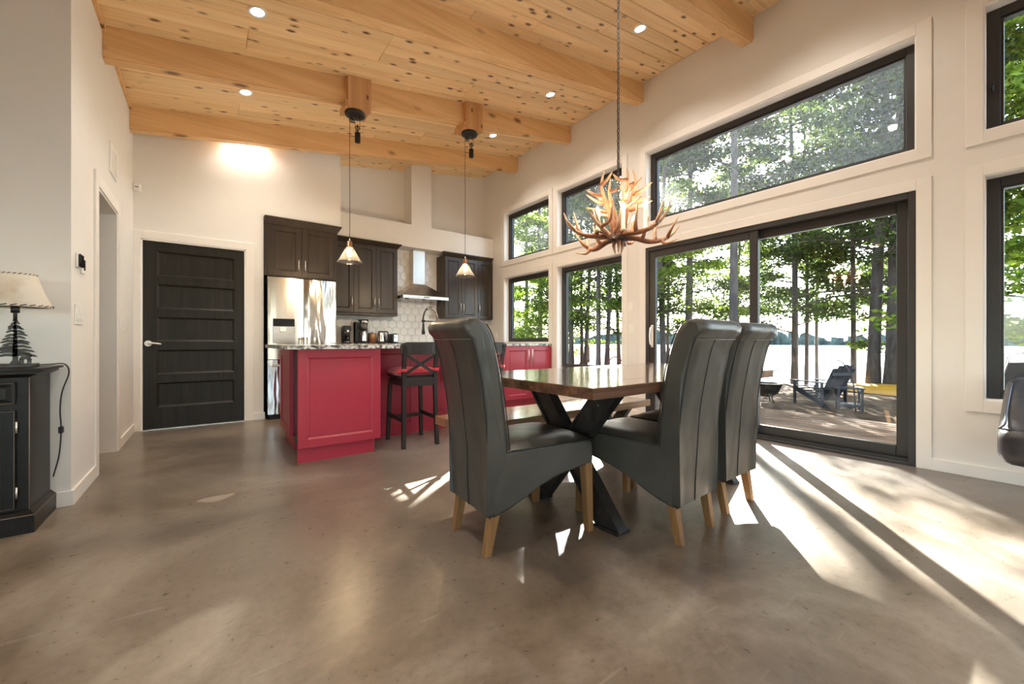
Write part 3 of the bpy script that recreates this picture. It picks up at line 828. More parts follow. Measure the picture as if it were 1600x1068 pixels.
# cabinet over the fridge
cab = empty('wall_cabinet', (.97, 5.75, 1.76), 'dark espresso two-door cabinet above the steel fridge, under the header wall', 'cabinet')
cf = YB-.012
MB().box(.535, cf, 1.755, 1.372, YK-.35, 2.385).box(.535, cf-.018, 1.755, .562, cf, 2.385).box(1.325, cf-.018, 1.755, 1.372, cf, 2.385).build('carcass', M['cab_dark'], cab)
MB_ = MB(); crown(MB_, .535, 1.372, cf-.018, cf+.10, 2.385, 2.475, .045, left=False); MB_.build('crown_moulding', M['cab_dark'], cab)
shaker('door', Tfront(cf), .562, .944, 1.765, 2.383, M['cab_dark'], cab, handle=(.905, 1.905), hl=.14)
shaker('door', Tfront(cf), .944, 1.325, 1.765, 2.383, M['cab_dark'], cab, handle=(.980, 1.905), hl=.14)
# three-door upper cabinet
cab = empty('wall_cabinet', (1.9, 6.4, 1.36), 'dark espresso upper cabinet with three doors, between fridge cabinet and range hood', 'cabinet')
MB().box(1.38, 6.27, 1.38, 2.408, YK-.002, 2.44).box(1.38, 6.262, 1.352, 2.415, YK-.01, 1.38, .003).build('carcass', M['cab_dark'], cab)
m = MB(); crown(m, 1.425, 2.408, 6.25, 6.266, 2.42, 2.493, .05, left=False); m.build('crown_moulding', M['cab_dark'], cab)
for a, b, hu in ((1.395, 1.732, 1.700), (1.732, 2.067, 2.035), (2.067, 2.406, 2.100)):
    shaker('door', Tfront(6.269), a, b, 1.385, 2.42, M['cab_dark'], cab, handle=(hu, 1.55), hl=.145)
cab = empty('wall_cabinet', (3.75, 6.4, 1.36), 'dark grey-brown upper cabinet with three doors, right of the range hood beside the window wall', 'cabinet')
MB().box(3.25, 6.27, 1.355, 4.243, YK-.002, 2.44).build('carcass', M['cab_dark'], cab)
m = MB(); crown(m, 3.25, 4.225, 6.25, 6.266, 2.42, 2.493, .05, right=False); m.build('crown_moulding', M['cab_dark'], cab)
for a, b, hu in ((3.25, 3.579, 3.552), (3.579, 3.912, 3.608), (3.912, 4.241, 3.941)):
    shaker('door', Tfront(6.269), a, b, 1.36, 2.42, M['cab_dark'], cab, handle=(hu, 1.55), hl=.145)

# range hood
hood = empty('range_hood', (2.83, 6.3, 1.63), 'stainless steel pyramid range hood with a tall chimney on the white tiled wall', 'range hood')
MB().box(2.728, 6.385, 1.90, 2.938, YK-.002, 2.493, .002).build('chimney', M['steel'], hood)
hx0, hx1, hy0, hy1 = 2.425, 3.225, 6.07, YK-.002
m = MB().add([(hx0, hy0, 1.685), (hx1, hy0, 1.685), (hx1, hy1, 1.685), (hx0, hy1, 1.685), (2.723, 6.38, 1.915), (2.943, 6.38, 1.915), (2.943, hy1, 1.915), (2.723, hy1, 1.915)],
         [(0, 1, 5, 4), (1, 2, 6, 5), (2, 3, 7, 6), (3, 0, 4, 7), (4, 5, 6, 7), (0, 3, 2, 1)])
m.build('canopy', M['steel'], hood)
MB().box(hx0, hy0, 1.635, hx1, hy1, 1.686, .002).build('rim', M['steel'], hood)
m = MB()
for k in range(4): m.box(2.775+k*.028, hy0-.004, 1.655, 2.795+k*.028, hy0+.002, 1.669, .001)
m.build('button_strip', M['black_plastic'], hood)
for xx in (2.53, 2.825, 3.12): MB().cyl(xx, 6.18, 1.627, 1.636, .03, 16).build('hood_lamp', M['dark_glass'], hood)

# backsplash: hexagonal tiles, each one an object
bs = MB().box(1.40, YK-.006, .915, W-.001, YK, 2.49).build('backsplash', M['grout'], kind='structure')
hr = .078; w_ = hr*math.sqrt(3)
tm = MB().prism([(hr*.965*math.sin(k*math.pi/3), hr*.965*math.cos(k*math.pi/3)) for k in range(6)], -.009, 0, 'y')
tm.add([(hr*.9*math.sin(k*math.pi/3), -.0115, hr*.9*math.cos(k*math.pi/3)) for k in range(6)] + [(hr*.965*math.sin(k*math.pi/3), -.009, hr*.965*math.cos(k*math.pi/3)) for k in range(6)],
       [(0, 1, 2, 3, 4, 5)] + [(k, (k+1) % 6, 6+(k+1) % 6, 6+k) for k in range(6)])
tme = tm.mesh('tile', M['tile'])
row = 0; zz = 1.0
while zz < 2.46:
    xx = 1.49 + (w_/2 if row % 2 else 0)
    while xx < W-.075:
        if zz < 1.30 or 2.49 < xx < 3.18:
            o = bpy.data.objects.new('tile', tme); COL.objects.link(o); o.parent = bs; o.location = (xx, YK-.006, zz)
        xx += w_
    zz += hr*1.5; row += 1

# fridge
fr = empty('refrigerator', (.95, 5.9, 0), 'stainless steel french-door refrigerator with ice dispenser, left of the kitchen wall', 'refrigerator')
FX0, FX1, FY = .562, 1.335, 5.62
MB().box(FX0+.004, FY+.075, .02, FX1-.004, 6.42, 1.735, .004).build('body', M['black_plastic'], fr)
MB().box(FX0+.02, FY+.05, 0, FX1-.02, 6.3, .05).build('kick_plate', M['black_plastic'], fr)
def fdoor(nm, x0, x1, z0, z1, mt='fridge'):
    pts = []; n = 10                       # gently bowed front
    rows = []
    for zz in (z0, z1):
        rows.append([(x0+(x1-x0)*k/n, FY + .02 - .02*(1-(2*k/n-1)**4), zz) for k in range(n+1)])
    m = MB().grid(rows)
    m.box(x0, FY+.02, z0, x1, FY+.072, z1, .003)
    m.add([rows[1][k] for k in range(n+1)] + [(x1, FY+.072, z1), (x0, FY+.072, z1)], [tuple(range(n+3))])
    return m.build(nm, M[mt], fr, fix=False)
xm = .952
d1 = fdoor('door', FX0, xm-.003, .73, 1.728, 'fridge_calm')
d2 = fdoor('door', xm+.003, FX1, .73, 1.728)
d3 = fdoor('freezer_drawer', FX0, FX1, .065, .722)
MB().box(.61, FY-.006, .925, .85, FY+.004, 1.225, .003).build('dispenser', M['steel'], d1)
MB().box(.615, FY-.010, 1.13, .845, FY-.004, 1.222, .002).build('dispenser_panel', M['dark_glass'], d1)
MB().box(.685, FY-.014, 1.06, .755, FY-.004, 1.125, .004).box(.69, FY-.03, 1.065, .75, FY-.012, 1.08, .002).build('dispenser_spout', M['nickel'], d1)
h = MB().tube([(.60, FY-.055, .655), (1.30, FY-.055, .655)], .013, 12).rod((.64, FY, .655), (.64, FY-.055, .655), .012).rod((1.26, FY, .655), (1.26, FY-.055, .655), .012)
h.build('drawer_handle', M['chrome'], d3)
for d_, hx in ((d1, .925), (d2, .98)):
    h = MB().tube([(hx, FY-.05, .80), (hx, FY-.05, 1.0)], .010, 10).rod((hx, FY, .82), (hx, FY-.05, .82), .009).rod((hx, FY, .98), (hx, FY-.05, .98), .009)
    h.build('door_handle', M['chrome'], d_)

# base cabinets along the kitchen wall, range between them
def base_run(label, x0, x1, y0, y1, n, cat='cabinet'):
    c = empty('base_cabinet', ((x0+x1)/2, (y0+y1)/2, 0), label, cat)
    MB().box(x0, y0+.02, .10, x1, y1, .883).build('carcass', M['red'], c)
    MB().box(x0, y0+.07, 0, x1, y1-.02, .10).build('kick_board', M['red'], c)
    w = (x1-x0)/n
    for k in range(n):
        hu = x0+w*k+(w-.035 if k % 2 == 0 else .035)
        shaker('door', Tfront(y0+.02), x0+w*k, x0+w*(k+1), .105, .878, M['red'], c, handle=(hu, .76), hl=.16)
    return c
base_run('red base cabinet on the kitchen wall, between refrigerator and range', 1.40, 2.445, 5.97, YK-.001, 3)
base_run('red base cabinet on the kitchen wall, between range and window wall', 3.215, W-.004, 5.97, YK-.001, 3)
MB().box(1.385, 5.945, .884, 2.447, YK-.012, .915, .004).build('worktop', M['granite'], label='streaked granite worktop on the kitchen wall, left of the range under the small appliances', cat='countertop')
MB().box(3.213, 5.945, .884, W-.003, YK-.012, .915, .004).build('worktop', M['granite'], label='streaked granite worktop on the kitchen wall, right of the range', cat='countertop')
rg = empty('range', (2.83, 6.2, 0), 'slide-in kitchen range with a dark glass cooktop under the steel hood', 'range')
MB().box(2.452, 5.98, .02, 3.208, YK-.02, .905, .003).build('body', M['steel'], rg)
MB().box(2.455, 5.955, .905, 3.205, YK-.02, .924, .004).build('cooktop', M['dark_glass'], rg)
MB().box(2.46, 6.50, .924, 3.20, YK-.02, .94, .003).build('rear_vent', M['steel'], rg)
MB().box(2.50, 5.972, .25, 3.16, 5.982, .70, .004).build('oven_window', M['dark_glass'], rg)
MB().tube([(2.50, 5.925, .77), (3.16, 5.925, .77)], .012, 10).rod((2.53, 5.98, .77), (2.53, 5.925, .77), .009).rod((3.13, 5.98, .77), (3.13, 5.925, .77), .009).build('oven_handle', M['nickel'], rg)
for k in range(5): MB().tube([(2.56+k*.135, 5.982, .85), (2.56+k*.135, 5.955, .85)], .018, 14).build('knob', M['black_plastic'], rg)

# small appliances on the worktop
def face(u): return u
ap = empty('coffee_machine', (1.66, 6.40, .916), 'small black and chrome single-cup coffee machine beside the fridge', 'coffee machine')
MB().box(1.60, 6.33, .916, 1.72, 6.46, .935, .004).box(1.60, 6.40, .93, 1.72, 6.46, 1.17, .006).box(1.605, 6.32, 1.10, 1.715, 6.46, 1.185, .01).build('body', M['black_plastic'], ap)
MB().cyl(1.66, 6.355, 1.075, 1.135, .042, 18).build('filter_holder', M['chrome'], ap)
MB().cyl(1.66, 6.355, .937, .95, .04, 18).build('drip_tray', M['chrome'], ap)
MB().lathe(1.66, 6.355, [(.0, .953), (.036, .953), (.04, .99), (.034, 1.05), (0, 1.05)], 18).build('cup', M['dark_glass'], ap)
ap = empty('coffee_maker', (1.90, 6.40, .916), 'tall black drip coffee maker with steel top and thermal carafe', 'coffee maker')
MB().box(1.80, 6.32, .916, 1.995, 6.50, .94, .006).box(1.80, 6.42, .93, 1.87, 6.52, 1.25, .006).box(1.80, 6.43, .93, 1.99, 6.52, 1.25, .006).build('body', M['black_plastic'], ap)
MB().lathe(1.91, 6.39, [(0, 1.145), (.066, 1.145), (.078, 1.26), (.078, 1.275), (0, 1.275)], 28).build('brew_basket', M['steel'], ap)
MB().lathe(1.91, 6.39, [(0, 1.275), (.08, 1.275), (.08, 1.287), (0, 1.287)], 28).build('lid', M['black_plastic'], ap)
ca = MB().lathe(1.91, 6.385, [(0, .942), (.056, .942), (.058, .96), (.055, 1.08), (.045, 1.12), (0, 1.12)], 28).build('carafe', M['chrome'], ap)
MB().lathe(1.91, 6.385, [(.050, 1.105), (.048, 1.14), (0, 1.14)], 24).tube(crom([(1.865, 6.36, 1.11), (1.825, 6.335, 1.12), (1.81, 6.325, 1.06), (1.82, 6.33, .985), (1.862, 6.36, .97)], 5), .009, 8).build('carafe_handle', M['black_plastic'], ca)
ap = empty('canister', (2.07, 6.46, .916), 'copper-coloured metal canister between coffee maker and kettle', 'canister')
MB().lathe(2.07, 6.46, [(0, .916), (.058, .916), (.058, 1.06), (.055, 1.068), (0, 1.068)], 24).build('body', M['copper'], ap)
MB().lathe(2.07, 6.46, [(0, 1.068), (.057, 1.068), (.057, 1.082), (.012, 1.088), (.012, 1.1), (0, 1.1)], 24).build('lid', M['steel'], ap)
ap = empty('kettle', (2.21, 6.42, .916), 'brushed steel electric kettle with black loop handle, left of the toaster', 'kettle')
MB().lathe(2.20, 6.42, [(0, .93), (.070, .93), (.068, .96), (.056, 1.09), (.05, 1.10), (0, 1.10)], 28).build('body', M['steel'], ap)
MB().lathe(2.20, 6.42, [(0, .916), (.078, .916), (.078, .929), (0, .929)], 28).build('base', M['black_plastic'], ap)
MB().lathe(2.20, 6.42, [(.05, 1.098), (.045, 1.112), (.01, 1.118), (0, 1.118)], 24).build('lid', M['black_plastic'], ap)
MB().tube(crom([(2.235, 6.40, 1.105), (2.29, 6.385, 1.10), (2.305, 6.38, 1.03), (2.29, 6.385, .96), (2.262, 6.395, .945)], 5), .0095, 8).build('handle', M['black_plastic'], ap)
MB().box(2.178, 6.352, .965, 2.190, 6.362, 1.05, .002).build('water_gauge', M['dark_glass'], ap)
ap = empty('toaster', (2.36, 6.40, .916), 'stainless steel two-slot toaster beside the cooktop', 'toaster')
MB().box(2.345, 6.29, .928, 2.44, 6.50, 1.075, .018).build('body', M['chrome'], ap)
MB().box(2.33, 6.285, .925, 2.347, 6.505, 1.068, .008).box(2.33, 6.28, .916, 2.443, 6.51, .93, .004).build('end_cap', M['black_plastic'], ap)
MB().box(2.36, 6.31, 1.0745, 2.378, 6.48, 1.0775).box(2.405, 6.31, 1.0745, 2.423, 6.48, 1.0775).build('slot', M['black_plastic'], ap)
MB().box(2.355, 6.27, 1.01, 2.39, 6.292, 1.022, .003).build('lever', M['black_plastic'], ap)

# island: end block, seating side and sink run up to the window wall
isl = empty('kitchen_island', (1.4, 4.2, 0), 'raspberry red kitchen island with panelled end block and seating recess', 'kitchen island')
m = MB()
m.box(.565, 3.472, .115, 1.160, 3.53, .884).box(.99, 3.53, .115, 1.16, 4.0, .884).box(.575, 3.975, .115, 2.08, 4.56, .884)
m.build('carcass', M['red'], isl)
MB().box(.547, 3.485, 0, 1.135, 3.53, .115).build('kick_board', M['red'], isl)
MB().box(.598, 3.97, 0, 1.2, 4.52, .115).build('kick_board', M['red'], isl)
shaker('end_panel', Tfront(3.472), .541, 1.180, .115, .884, M['red'], isl, st=.066)
MB().box(.588, 3.532, .118, .60, 3.972, .878, .002).box(.60, 3.53, .06, .99, 3.975, .878).build('appliance_front', M['dark_glass'], isl, label='black appliance front in the island side')  # dark panel filling the bay in the island side
shaker('side_door', Tleft(.577), 4.02, 4.545, .118, .878, M['red'], isl, st=.062)
MB().box(.557, 3.97, .118, .577, 4.02, .884).build('filler_strip', M['red'], isl)
shaker('back_panel', Tfront(3.977), 1.162, 1.66, .115, .884, M['red'], isl, st=.06)
shaker('back_panel', Tfront(3.977), 1.66, 2.08, .115, .884, M['red'], isl, st=.06)
MB().box(1.16, 3.965, 0, 2.075, 3.99, .115).build('recess_kick_board', M['red'], isl)
run = empty('base_cabinet', (3.2, 4.9, 0), 'raspberry red base cabinet run with long bar handles, against the window wall', 'cabinet')
MB().box(2.085, 4.655, .10, W-.004, 5.25, .884).build('carcass', M['red'], run)
MB().box(2.085, 4.70, 0, W-.02, 5.2, .10).build('kick_board', M['red'], run)
xs = [2.09, 2.51, 2.94, 3.37, 3.81, 4.25]
for k in range(5):
    a, b = xs[k], xs[k+1]
    hu = b-.035 if k in (1, 3) else (a+.035 if k in (2, 4) else b-.035)
    shaker('door', Tfront(4.655), a, b, .105, .878, M['red'], run, handle=(hu, .735), hl=.19)
def ctop(name, pts, label):
    m = MB().prism(pts, .8845, .915, 'z')
    return m.build(name, M['granite'], label=label, cat='countertop')
arc = [(.55+.13*math.cos(a)-.13+.02, 3.53+.13*math.sin(a)) for a in [math.pi*(1+.5*k/6) for k in range(7)]]
front = [(1.18, 3.40), (1.32, 3.415), (1.42, 3.46), (1.50, 3.54), (1.60, 3.60), (2.25, 3.62)]
pts = [(.42, 4.60)] + arc + front + [(2.25, 4.62), (W-.003, 4.62), (W-.003, 5.27), (.42, 5.27)]
pts = [(.44, 4.62), (.44, 3.52), (.46, 3.46), (.52, 3.415), (.60, 3.40)] + front + [(2.25, 4.62), (4.235, 4.62), (W-.002, 4.64), (W-.002, 5.27), (2.085, 5.27), (2.085, 4.62)]
ctop('island_worktop', pts, 'streaked black and white granite worktop on the red island')
# tall spring faucet
FXc, FYc = 2.47, 4.98
fc = empty('faucet', (FXc, FYc, .916), 'tall black and chrome spring-neck kitchen faucet on the island worktop', 'faucet')
MB().cyl(FXc, FYc, .916, .945, .026, 18).cyl(FXc, FYc, .945, 1.10, .017, 14).build('post', M['black_metal'], fc)
dx, dy_ = -.80, -.15
neck = crom([(FXc, FYc, 1.10), (FXc, FYc, 1.26), (FXc-.045, FYc-.01, 1.365), (FXc-.12, FYc-.03, 1.395), (FXc-.195, FYc-.05, 1.35), (FXc-.225, FYc-.055, 1.26), (FXc-.225, FYc-.055, 1.17)], 8)
MB().tube(neck, .009, 8).build('hose', M['black_metal'], fc)
m = MB()
L_ = neck
for k in range(4, 30):
    p = L_[k]; tt = (L_[k+1]-L_[k-1]).normalized()
    m.tube([p-tt*.0028, p+tt*.0028], .0185, 12)
m.build('spring', M['chrome'], fc)
MB().lathe(FXc-.225, FYc-.055, [(0, 1.04), (.019, 1.04), (.024, 1.06), (.016, 1.11), (.014, 1.18), (0, 1.18)], 16).build('spray_head', M['black_metal'], fc)
MB().rod((FXc, FYc, 1.215), (FXc-.235, FYc-.06, 1.215), .0075).tube([(FXc-.225, FYc-.055, 1.20), (FXc-.225, FYc-.055, 1.23)], .022, 14).build('docking_arm', M['black_metal'], fc)
MB().rod((FXc, FYc, .975), (FXc-.05, FYc-.02, .99), .012).rod((FXc-.05, FYc-.02, .99), (FXc-.13, FYc-.04, .995), .006).build('lever', M['chrome'], fc)

# ------------------------------------------------------------------ bar stools
def bar_stool(label):
    t = empty('bar_stool', (0, 0, 0), label, 'bar stool', 'cross-back bar stools at the island')
    # local: stool faces +Y, back posts at -Y
    for sx in (-1, 1):
        rows = crom([(sx*.158, -.215, 0), (sx*.150, -.20, .33), (sx*.148, -.192, .62), (sx*.150, -.215, .80), (sx*.152, -.235, .915)], 4)
        m = MB()
        for a, b in zip(rows[:-1], rows[1:]): m.bar(a, b, .032, .034, (1, 0, 0))
        m.build('leg', M['stool'], t)
        m = MB().bar((sx*.168, .21, 0), (sx*.150, .185, .60), .033, .033, (1, 0, 0)); m.build('leg', M['stool'], t)
        MB().bar((sx*.155, -.198, .245), (sx*.160, .195, .245), .018, .034, (1, 0, 0)).build('side_rail', M['stool'], t)
    MB().box(-.16, .188, .20, .16, .208, .235, .003).build('front_rail', M['stool'], t)
    m = MB().box(-.134, -.205, .545, .134, -.185, .615, .003).box(-.134, .17, .545, .134, .19, .615, .003)
    m.box(-.155, -.175, .545, -.137, .17, .615, .003).box(.137, -.175, .545, .155, .17, .615, .003)
    m.build('apron', M['stool'], t)
    MB().box(-.178, -.175, .612, .178, .222, .632, .006).build('seat', M['stool'], t)
    # curved top rail
    rows = []
    for zz, yo in ((.822, 0), (.905, -.012), (.93, -.014)):
        pass
    n = 8; fr_, bk = [], []
    for k in range(n+1):
        x = -.185+.37*k/n; c = -.222-.014+.022*(2*k/n-1)**2
        zt = .938 - (.018 if k in (0, n) else 0); zb = .828 + (.012 if k in (0, n) else 0)
        fr_.append([(x, c-.012, zb), (x, c-.018, zt)]); bk.append([(x, c+.008, zb), (x, c+.002, zt)])
    m = MB()
    vs = []
    for k in range(n+1): vs += [fr_[k][0], fr_[k][1], bk[k][1], bk[k][0]]
    fs = []
    for k in range(n):
        a = 4*k; b = a+4
        for q in range(4): fs.append((a+q, b+q, b+(q+1) % 4, a+(q+1) % 4))
    fs += [(0, 1, 2, 3), (4*n+3, 4*n+2, 4*n+1, 4*n)]
    m.add(vs, fs, False).build('top_rail', M['stool'], t)
    MB().bar((-.138, -.196, .655), (.138, -.222, .825), .014, .026, (0, 1, 0)).bar((.138, -.198, .655), (-.138, -.224, .825), .012, .026, (0, 1, 0)).build('cross_brace', M['stool'], t)
    # cushion
    rows = []
    nu, nv = 14, 14
    cu = MB()
    def pad(u, v, s):
        r = max(abs(u), abs(v)); e = (max(0, 1-abs(u)**5)*max(0, 1-abs(v)**5))**.5
        return (u*.195*(1-.04*v), .02+v*.195, .664+s*.040*e + s*.006*math.sin(7*u)*math.cos(6*v)*e)
    for s_ in (1, -1):
        rows = [[pad(-1+2*i/nu, -1+2*j/nv, s_) for i in range(nu+1)] for j in range(nv+1)]
        cu.grid(rows)
    cu.v = [(x, y, max(z, .634)) for x, y, z in cu.v]
    co = cu.build('seat_cushion', M['cushion'], t)
    for sx in (-1, 1):
        MB().box(sx*.150-.024, -.225, .675, sx*.150+.024, -.17, .702, .006).build('tie', M['cushion'], co)
    return t
st1 = bar_stool('black cross-back bar stool with red cushion, in front of the island panels, fully visible')
st2 = copy_tree(st1)
st2['label'] = 'black bar stool with red cushion mostly hidden behind the nearest dining chair'
st1.location = (1.535, 3.615, 0); st1.rotation_euler = (0, 0, math.radians(-3)); st1.scale = (1.0, 1, 1)
st2.location = (2.28, 3.62, 0); st2.rotation_euler = (0, 0, math.radians(2))

# ------------------------------------------------------------------ dining chairs
def dining_chair(label):
    t = empty('dining_chair', (0, 0, 0), label, 'chair', 'high-back leather dining chairs')
    # local: faces +X, z up, origin on the floor under the middle of the back
    prof = [(0.0, .172), (-.006, .30), (-.012, .45), (-.028, .62), (-.052, .78), (-.078, .90), (-.100, .955), (-.128, .985), (-.134, 1.012), (-.122, 1.036), (-.098, 1.045),
            (-.066, 1.040), (-.030, 1.018), (-.002, .972), (.022, .90), (.045, .80), (.068, .66), (.086, .54), (.095, .46), (.095, .40), (.09, .20), (.06, .185)]
    cx = -.02
    def half(z): return .186 + .019*min(1, max(0, (z-.17)/.6))
    rows = []
    for ys, ins in ((-1, .022), (-.985, .007), (-.955, 0), (-.6, 0), (-.2, 0), (.2, 0), (.6, 0), (.955, 0), (.985, .007), (1, .022)):
        row = []
        for i, (x, z) in enumerate(prof):
            # shrink towards local centreline of the profile at the ends
            zc_ = min(max(z, .19), 1.015); 
            xc = -.02 if z < .9 else -.065
            xx = x + (xc-x)*min(1, ins/max(.02, abs(xc-x)+1e-6))*1.0 if ins else x
            zz = z + (ins*.6 if z < .3 else (-ins*.6 if z > .98 else 0))
            row.append((xx, ys*half(z), zz))
        row.append(row[0]); rows.append(row)
    m = MB().grid(rows)
    m.add(rows[0][:-1], [tuple(range(len(prof)))]); m.add(rows[-1][:-1], [tuple(range(len(prof)))])
    back = m.build('backrest', M['leather'], t)
    # seams: middle of the back, edges, and under the roll
    bp = [(x-.0015, z) for x, z in prof[:7]]
    wob = [0, .004, -.003, .005, 0, 0, 0]
    MB().tube(crom([(x, .012+wob[i], z) for i, (x, z) in enumerate(bp)], 4), .0022, 5).build('seam', M['seam'], back)
    for s_ in (-1, 1):
        MB().tube(crom([(x, s_*(half(z)-.004), z) for x, z in prof[:7]], 3), .0028, 5).build('seam', M['seam'], back)
        MB().tube(crom([(x+.002, s_*(half(z)-.003), z) for x, z in prof[12:19]], 3), .0028, 5).build('seam', M['seam'], back)
    MB().tube([(-.102, -half(.95)+.004, .952), (-.102, half(.95)-.004, .952)], .0025, 5).build('piping', M['piping'], back)
    # seat box with arched skirt
    sp = [(.02, .172), (.09, .192), (.17, .225), (.26, .268), (.36, .302), (.47, .322), (.562, .330), (.572, .345), (.574, .42), (.566, .446), (.548, .456), (.09, .456), (.02, .44)]
    rows = []
    for ys, ins in ((-1, .012), (-.985, .004), (-.96, 0), (-.3, 0), (.3, 0), (.96, 0), (.985, .004), (1, .012)):
        row = [(x + (-ins if x > .5 else 0), ys*(.188+.044*min(1, x/.56)), z + (ins if z < .34 else -ins)) for x, z in sp]
        row.append(row[0]); rows.append(row)
    m = MB().grid(rows)
    m.add(rows[0][:-1], [tuple(range(len(sp)))]); m.add(rows[-1][:-1], [tuple(range(len(sp)))])
    m.build('seat_skirt', M['leather'], t)
    rows = []; nu = 12
    for s_ in (1,):
        for j in range(nu+1):
            v = -1+2*j/nu; row = []
            for i in range(nu+1):
                u = -1+2*i/nu
                e = (max(0, 1-abs(u)**4)*max(0, 1-abs(v)**4))**.45
                x = .325+u*.248; row.append((x, v*(.192+.040*min(1, x/.56)), .452+.036*e))
            rows.append(row)
    m = MB().grid(rows)
    seat = m.build('seat', M['leather'], t)
    e_ = [(.573, -.228), (.573, .228)]
    MB().tube([(.10, -.200, .455), (.33, -.216, .456), (.558, -.231, .456), (.572, -.221, .456), (.572, .221, .456), (.558, .231, .456), (.33, .216, .456), (.10, .200, .455)], .0035, 6).build('seam', M['seam'], seat)
    for s_ in (-1, 1):
        for top, bot in (((.045, s_*.160, .25), (.0, s_*.153, 0)), ((.545, s_*.205, .36), (.55, s_*.222, 0))):
            T_, B_ = Vector(top), Vector(bot); vs = []
            for P, h in ((T_, .023), (B_, .0165)):
                for i, j in ((-1, -1), (1, -1), (1, 1), (-1, 1)): vs.append(P+Vector((i*h, j*h, 0)))
            MB().add(vs, [(0, 1, 2, 3), (7, 6, 5, 4), (0, 4, 5, 1), (1, 5, 6, 2), (2, 6, 7, 3), (3, 7, 4, 0)]).build('leg', M['oak'], t)
    return t
ch = dining_chair('high-back charcoal leather dining chair at the end of the table, nearest the island')
ch2 = copy_tree(ch); ch3 = copy_tree(ch)
ch2['label'] = 'high-back charcoal leather dining chair on the near long side, beside the end chair'
ch3['label'] = 'high-back charcoal leather dining chair on the near long side, closest to the patio door'
ch.location = (.985, 1.640, 0); ch.rotation_euler = (0, 0, math.radians(-3.5))
ch2.location = (1.90, 1.035, 0); ch2.rotation_euler = (0, 0, math.radians(92.5))
ch3.location = (2.425, 1.07, 0); ch3.rotation_euler = (0, 0, math.radians(90.5))

# ------------------------------------------------------------------ table and bench
def wavy(n, x0, x1, base, amp, seed):
    r = random.Random(seed); ph = [r.uniform(0, 6.28) for _ in range(4)]
    out = []
    for k in range(n+1):
        x = x0+(x1-x0)*k/n
        out.append((x, base+amp*(math.sin(2.3*x+ph[0])+.6*math.sin(5.1*x+ph[1])+.35*math.sin(11*x+ph[2])+.2*math.sin(23*x+ph[3]))))
    return out
def slab(parent, x0, x1, y0, y1, z0, z1, n, mat, amp, seed):
    """live-edge top made of n boards"""
    w = (y1-y0)/n
    for k in range(n):
        a, b = y0+w*k+.0007, y0+w*(k+1)-.0007
        lo = wavy(30, x0, x1, y0+.012, amp, seed) if k == 0 else [(x0, a), (x1, a)]
        hi = wavy(30, x0, x1, y1-.012, amp, seed+1)[::-1] if k == n-1 else [(x1, b), (x0, b)]
        e = .004
        m = MB()
        poly = lo+hi
        cxy = [((p[0]-(x0+x1)/2)*.998+(x0+x1)/2, p[1]+(.003 if p in lo else -.003) if (k in (0, n-1)) else p[1]) for p in poly]
        nn = len(poly)
        m.prism(poly, z0, z1-e, 'z')
        m.add([(p[0], p[1], z1-e) for p in poly] + [(p[0], p[1], z1) for p in cxy], [(i, (i+1) % nn, nn+(i+1) % nn, nn+i) for i in range(nn)] + [tuple(range(nn, 2*nn))])
        m.build('board', mat, parent)
tb = empty('dining_table', (2.2, 1.62, 0), 'live-edge wooden dining table with glossy top and dark metal X-shaped legs', 'table')
top = MB().box(1.29, 1.17, .697, 3.11, 2.09, .704).build('tabletop', M['sheesham'], tb)
TX0, TX1, TY0, TY1, TZ = 1.242, 3.172, 1.105, 2.155, .752
slab(top, TX0, TX1, TY0, TY1, .704, TZ, 6, M['sheesham'], .0075, 3)
def xleg(parent, x, ya, yb, h, w, d, mat, plate=True, bolts=True):
    for s_, (p, q) in enumerate((((x, ya, 0.012), (x, yb, h)), ((x, yb, 0.012), (x, ya, h)))):
        o_ = .002 if s_ else -.002
        P, Q = Vector(p), Vector(q); tt = (Q-P).normalized()
        m = MB()
        # angled bar with ends cut level with floor and table; U-shaped face with raised rims
        sh = w/2/abs(tt.z)
        def seg(x0_, x1_, k0, k1):
            vs = []
            for E in (P, Q):
                for xx, kk in ((x0_, k0), (x1_, k0), (x1_, k1), (x0_, k1)): vs.append((xx, E.y+kk*sh, E.z))
            m.add(vs, [(0, 1, 2, 3), (7, 6, 5, 4), (0, 4, 5, 1), (1, 5, 6, 2), (2, 6, 7, 3), (3, 7, 4, 0)])
        seg(x-d/2+.008, x+d/2-.008, -1+.01, 1-.01)
        seg(x-d/2+o_, x+d/2+o_, -1, -.78); seg(x-d/2+o_, x+d/2+o_, .78, 1)
        m.build('leg', mat, parent)
        lg = m
        if bolts:
            for f_ in (.22, .62, .88):
                c = P+(Q-P)*f_
                MB().tube([(x-d/2-.002, c.y, c.z), (x+d/2+.002, c.y, c.z)], .011, 6).build('bolt', M['dark_iron'], parent)
        if plate:
            MB().box(x-d*.75, p[1]-w*.62, 0, x+d*.75, p[1]+w*.62, .012, .002).build('foot_plate', mat, parent)
            s2 = 1 if q[1] > p[1] else -1
            MB().add([(x-.003, p[1]-s2*w*.6, .012), (x+.003, p[1]-s2*w*.6, .012), (x-.003, p[1]-s2*w*.1, .012), (x+.003, p[1]-s2*w*.1, .012), (x-.003, p[1]-s2*w*.1, .07), (x+.003, p[1]-s2*w*.1, .07)],
                     [(0, 1, 3, 2), (2, 3, 5, 4), (0, 4, 5, 1), (0, 2, 4), (1, 5, 3)]).build('gusset', mat, parent)
xleg(tb, 1.618, 1.325, 1.885, .698, .125, .065, M['dark_iron'])
xleg(tb, 2.80, 1.325, 1.885, .698, .125, .065, M['dark_iron'])
bn = empty('bench', (2.1, 2.25, 0), 'long live-edge wooden bench with metal X-shaped legs, on the far side of the table', 'bench')
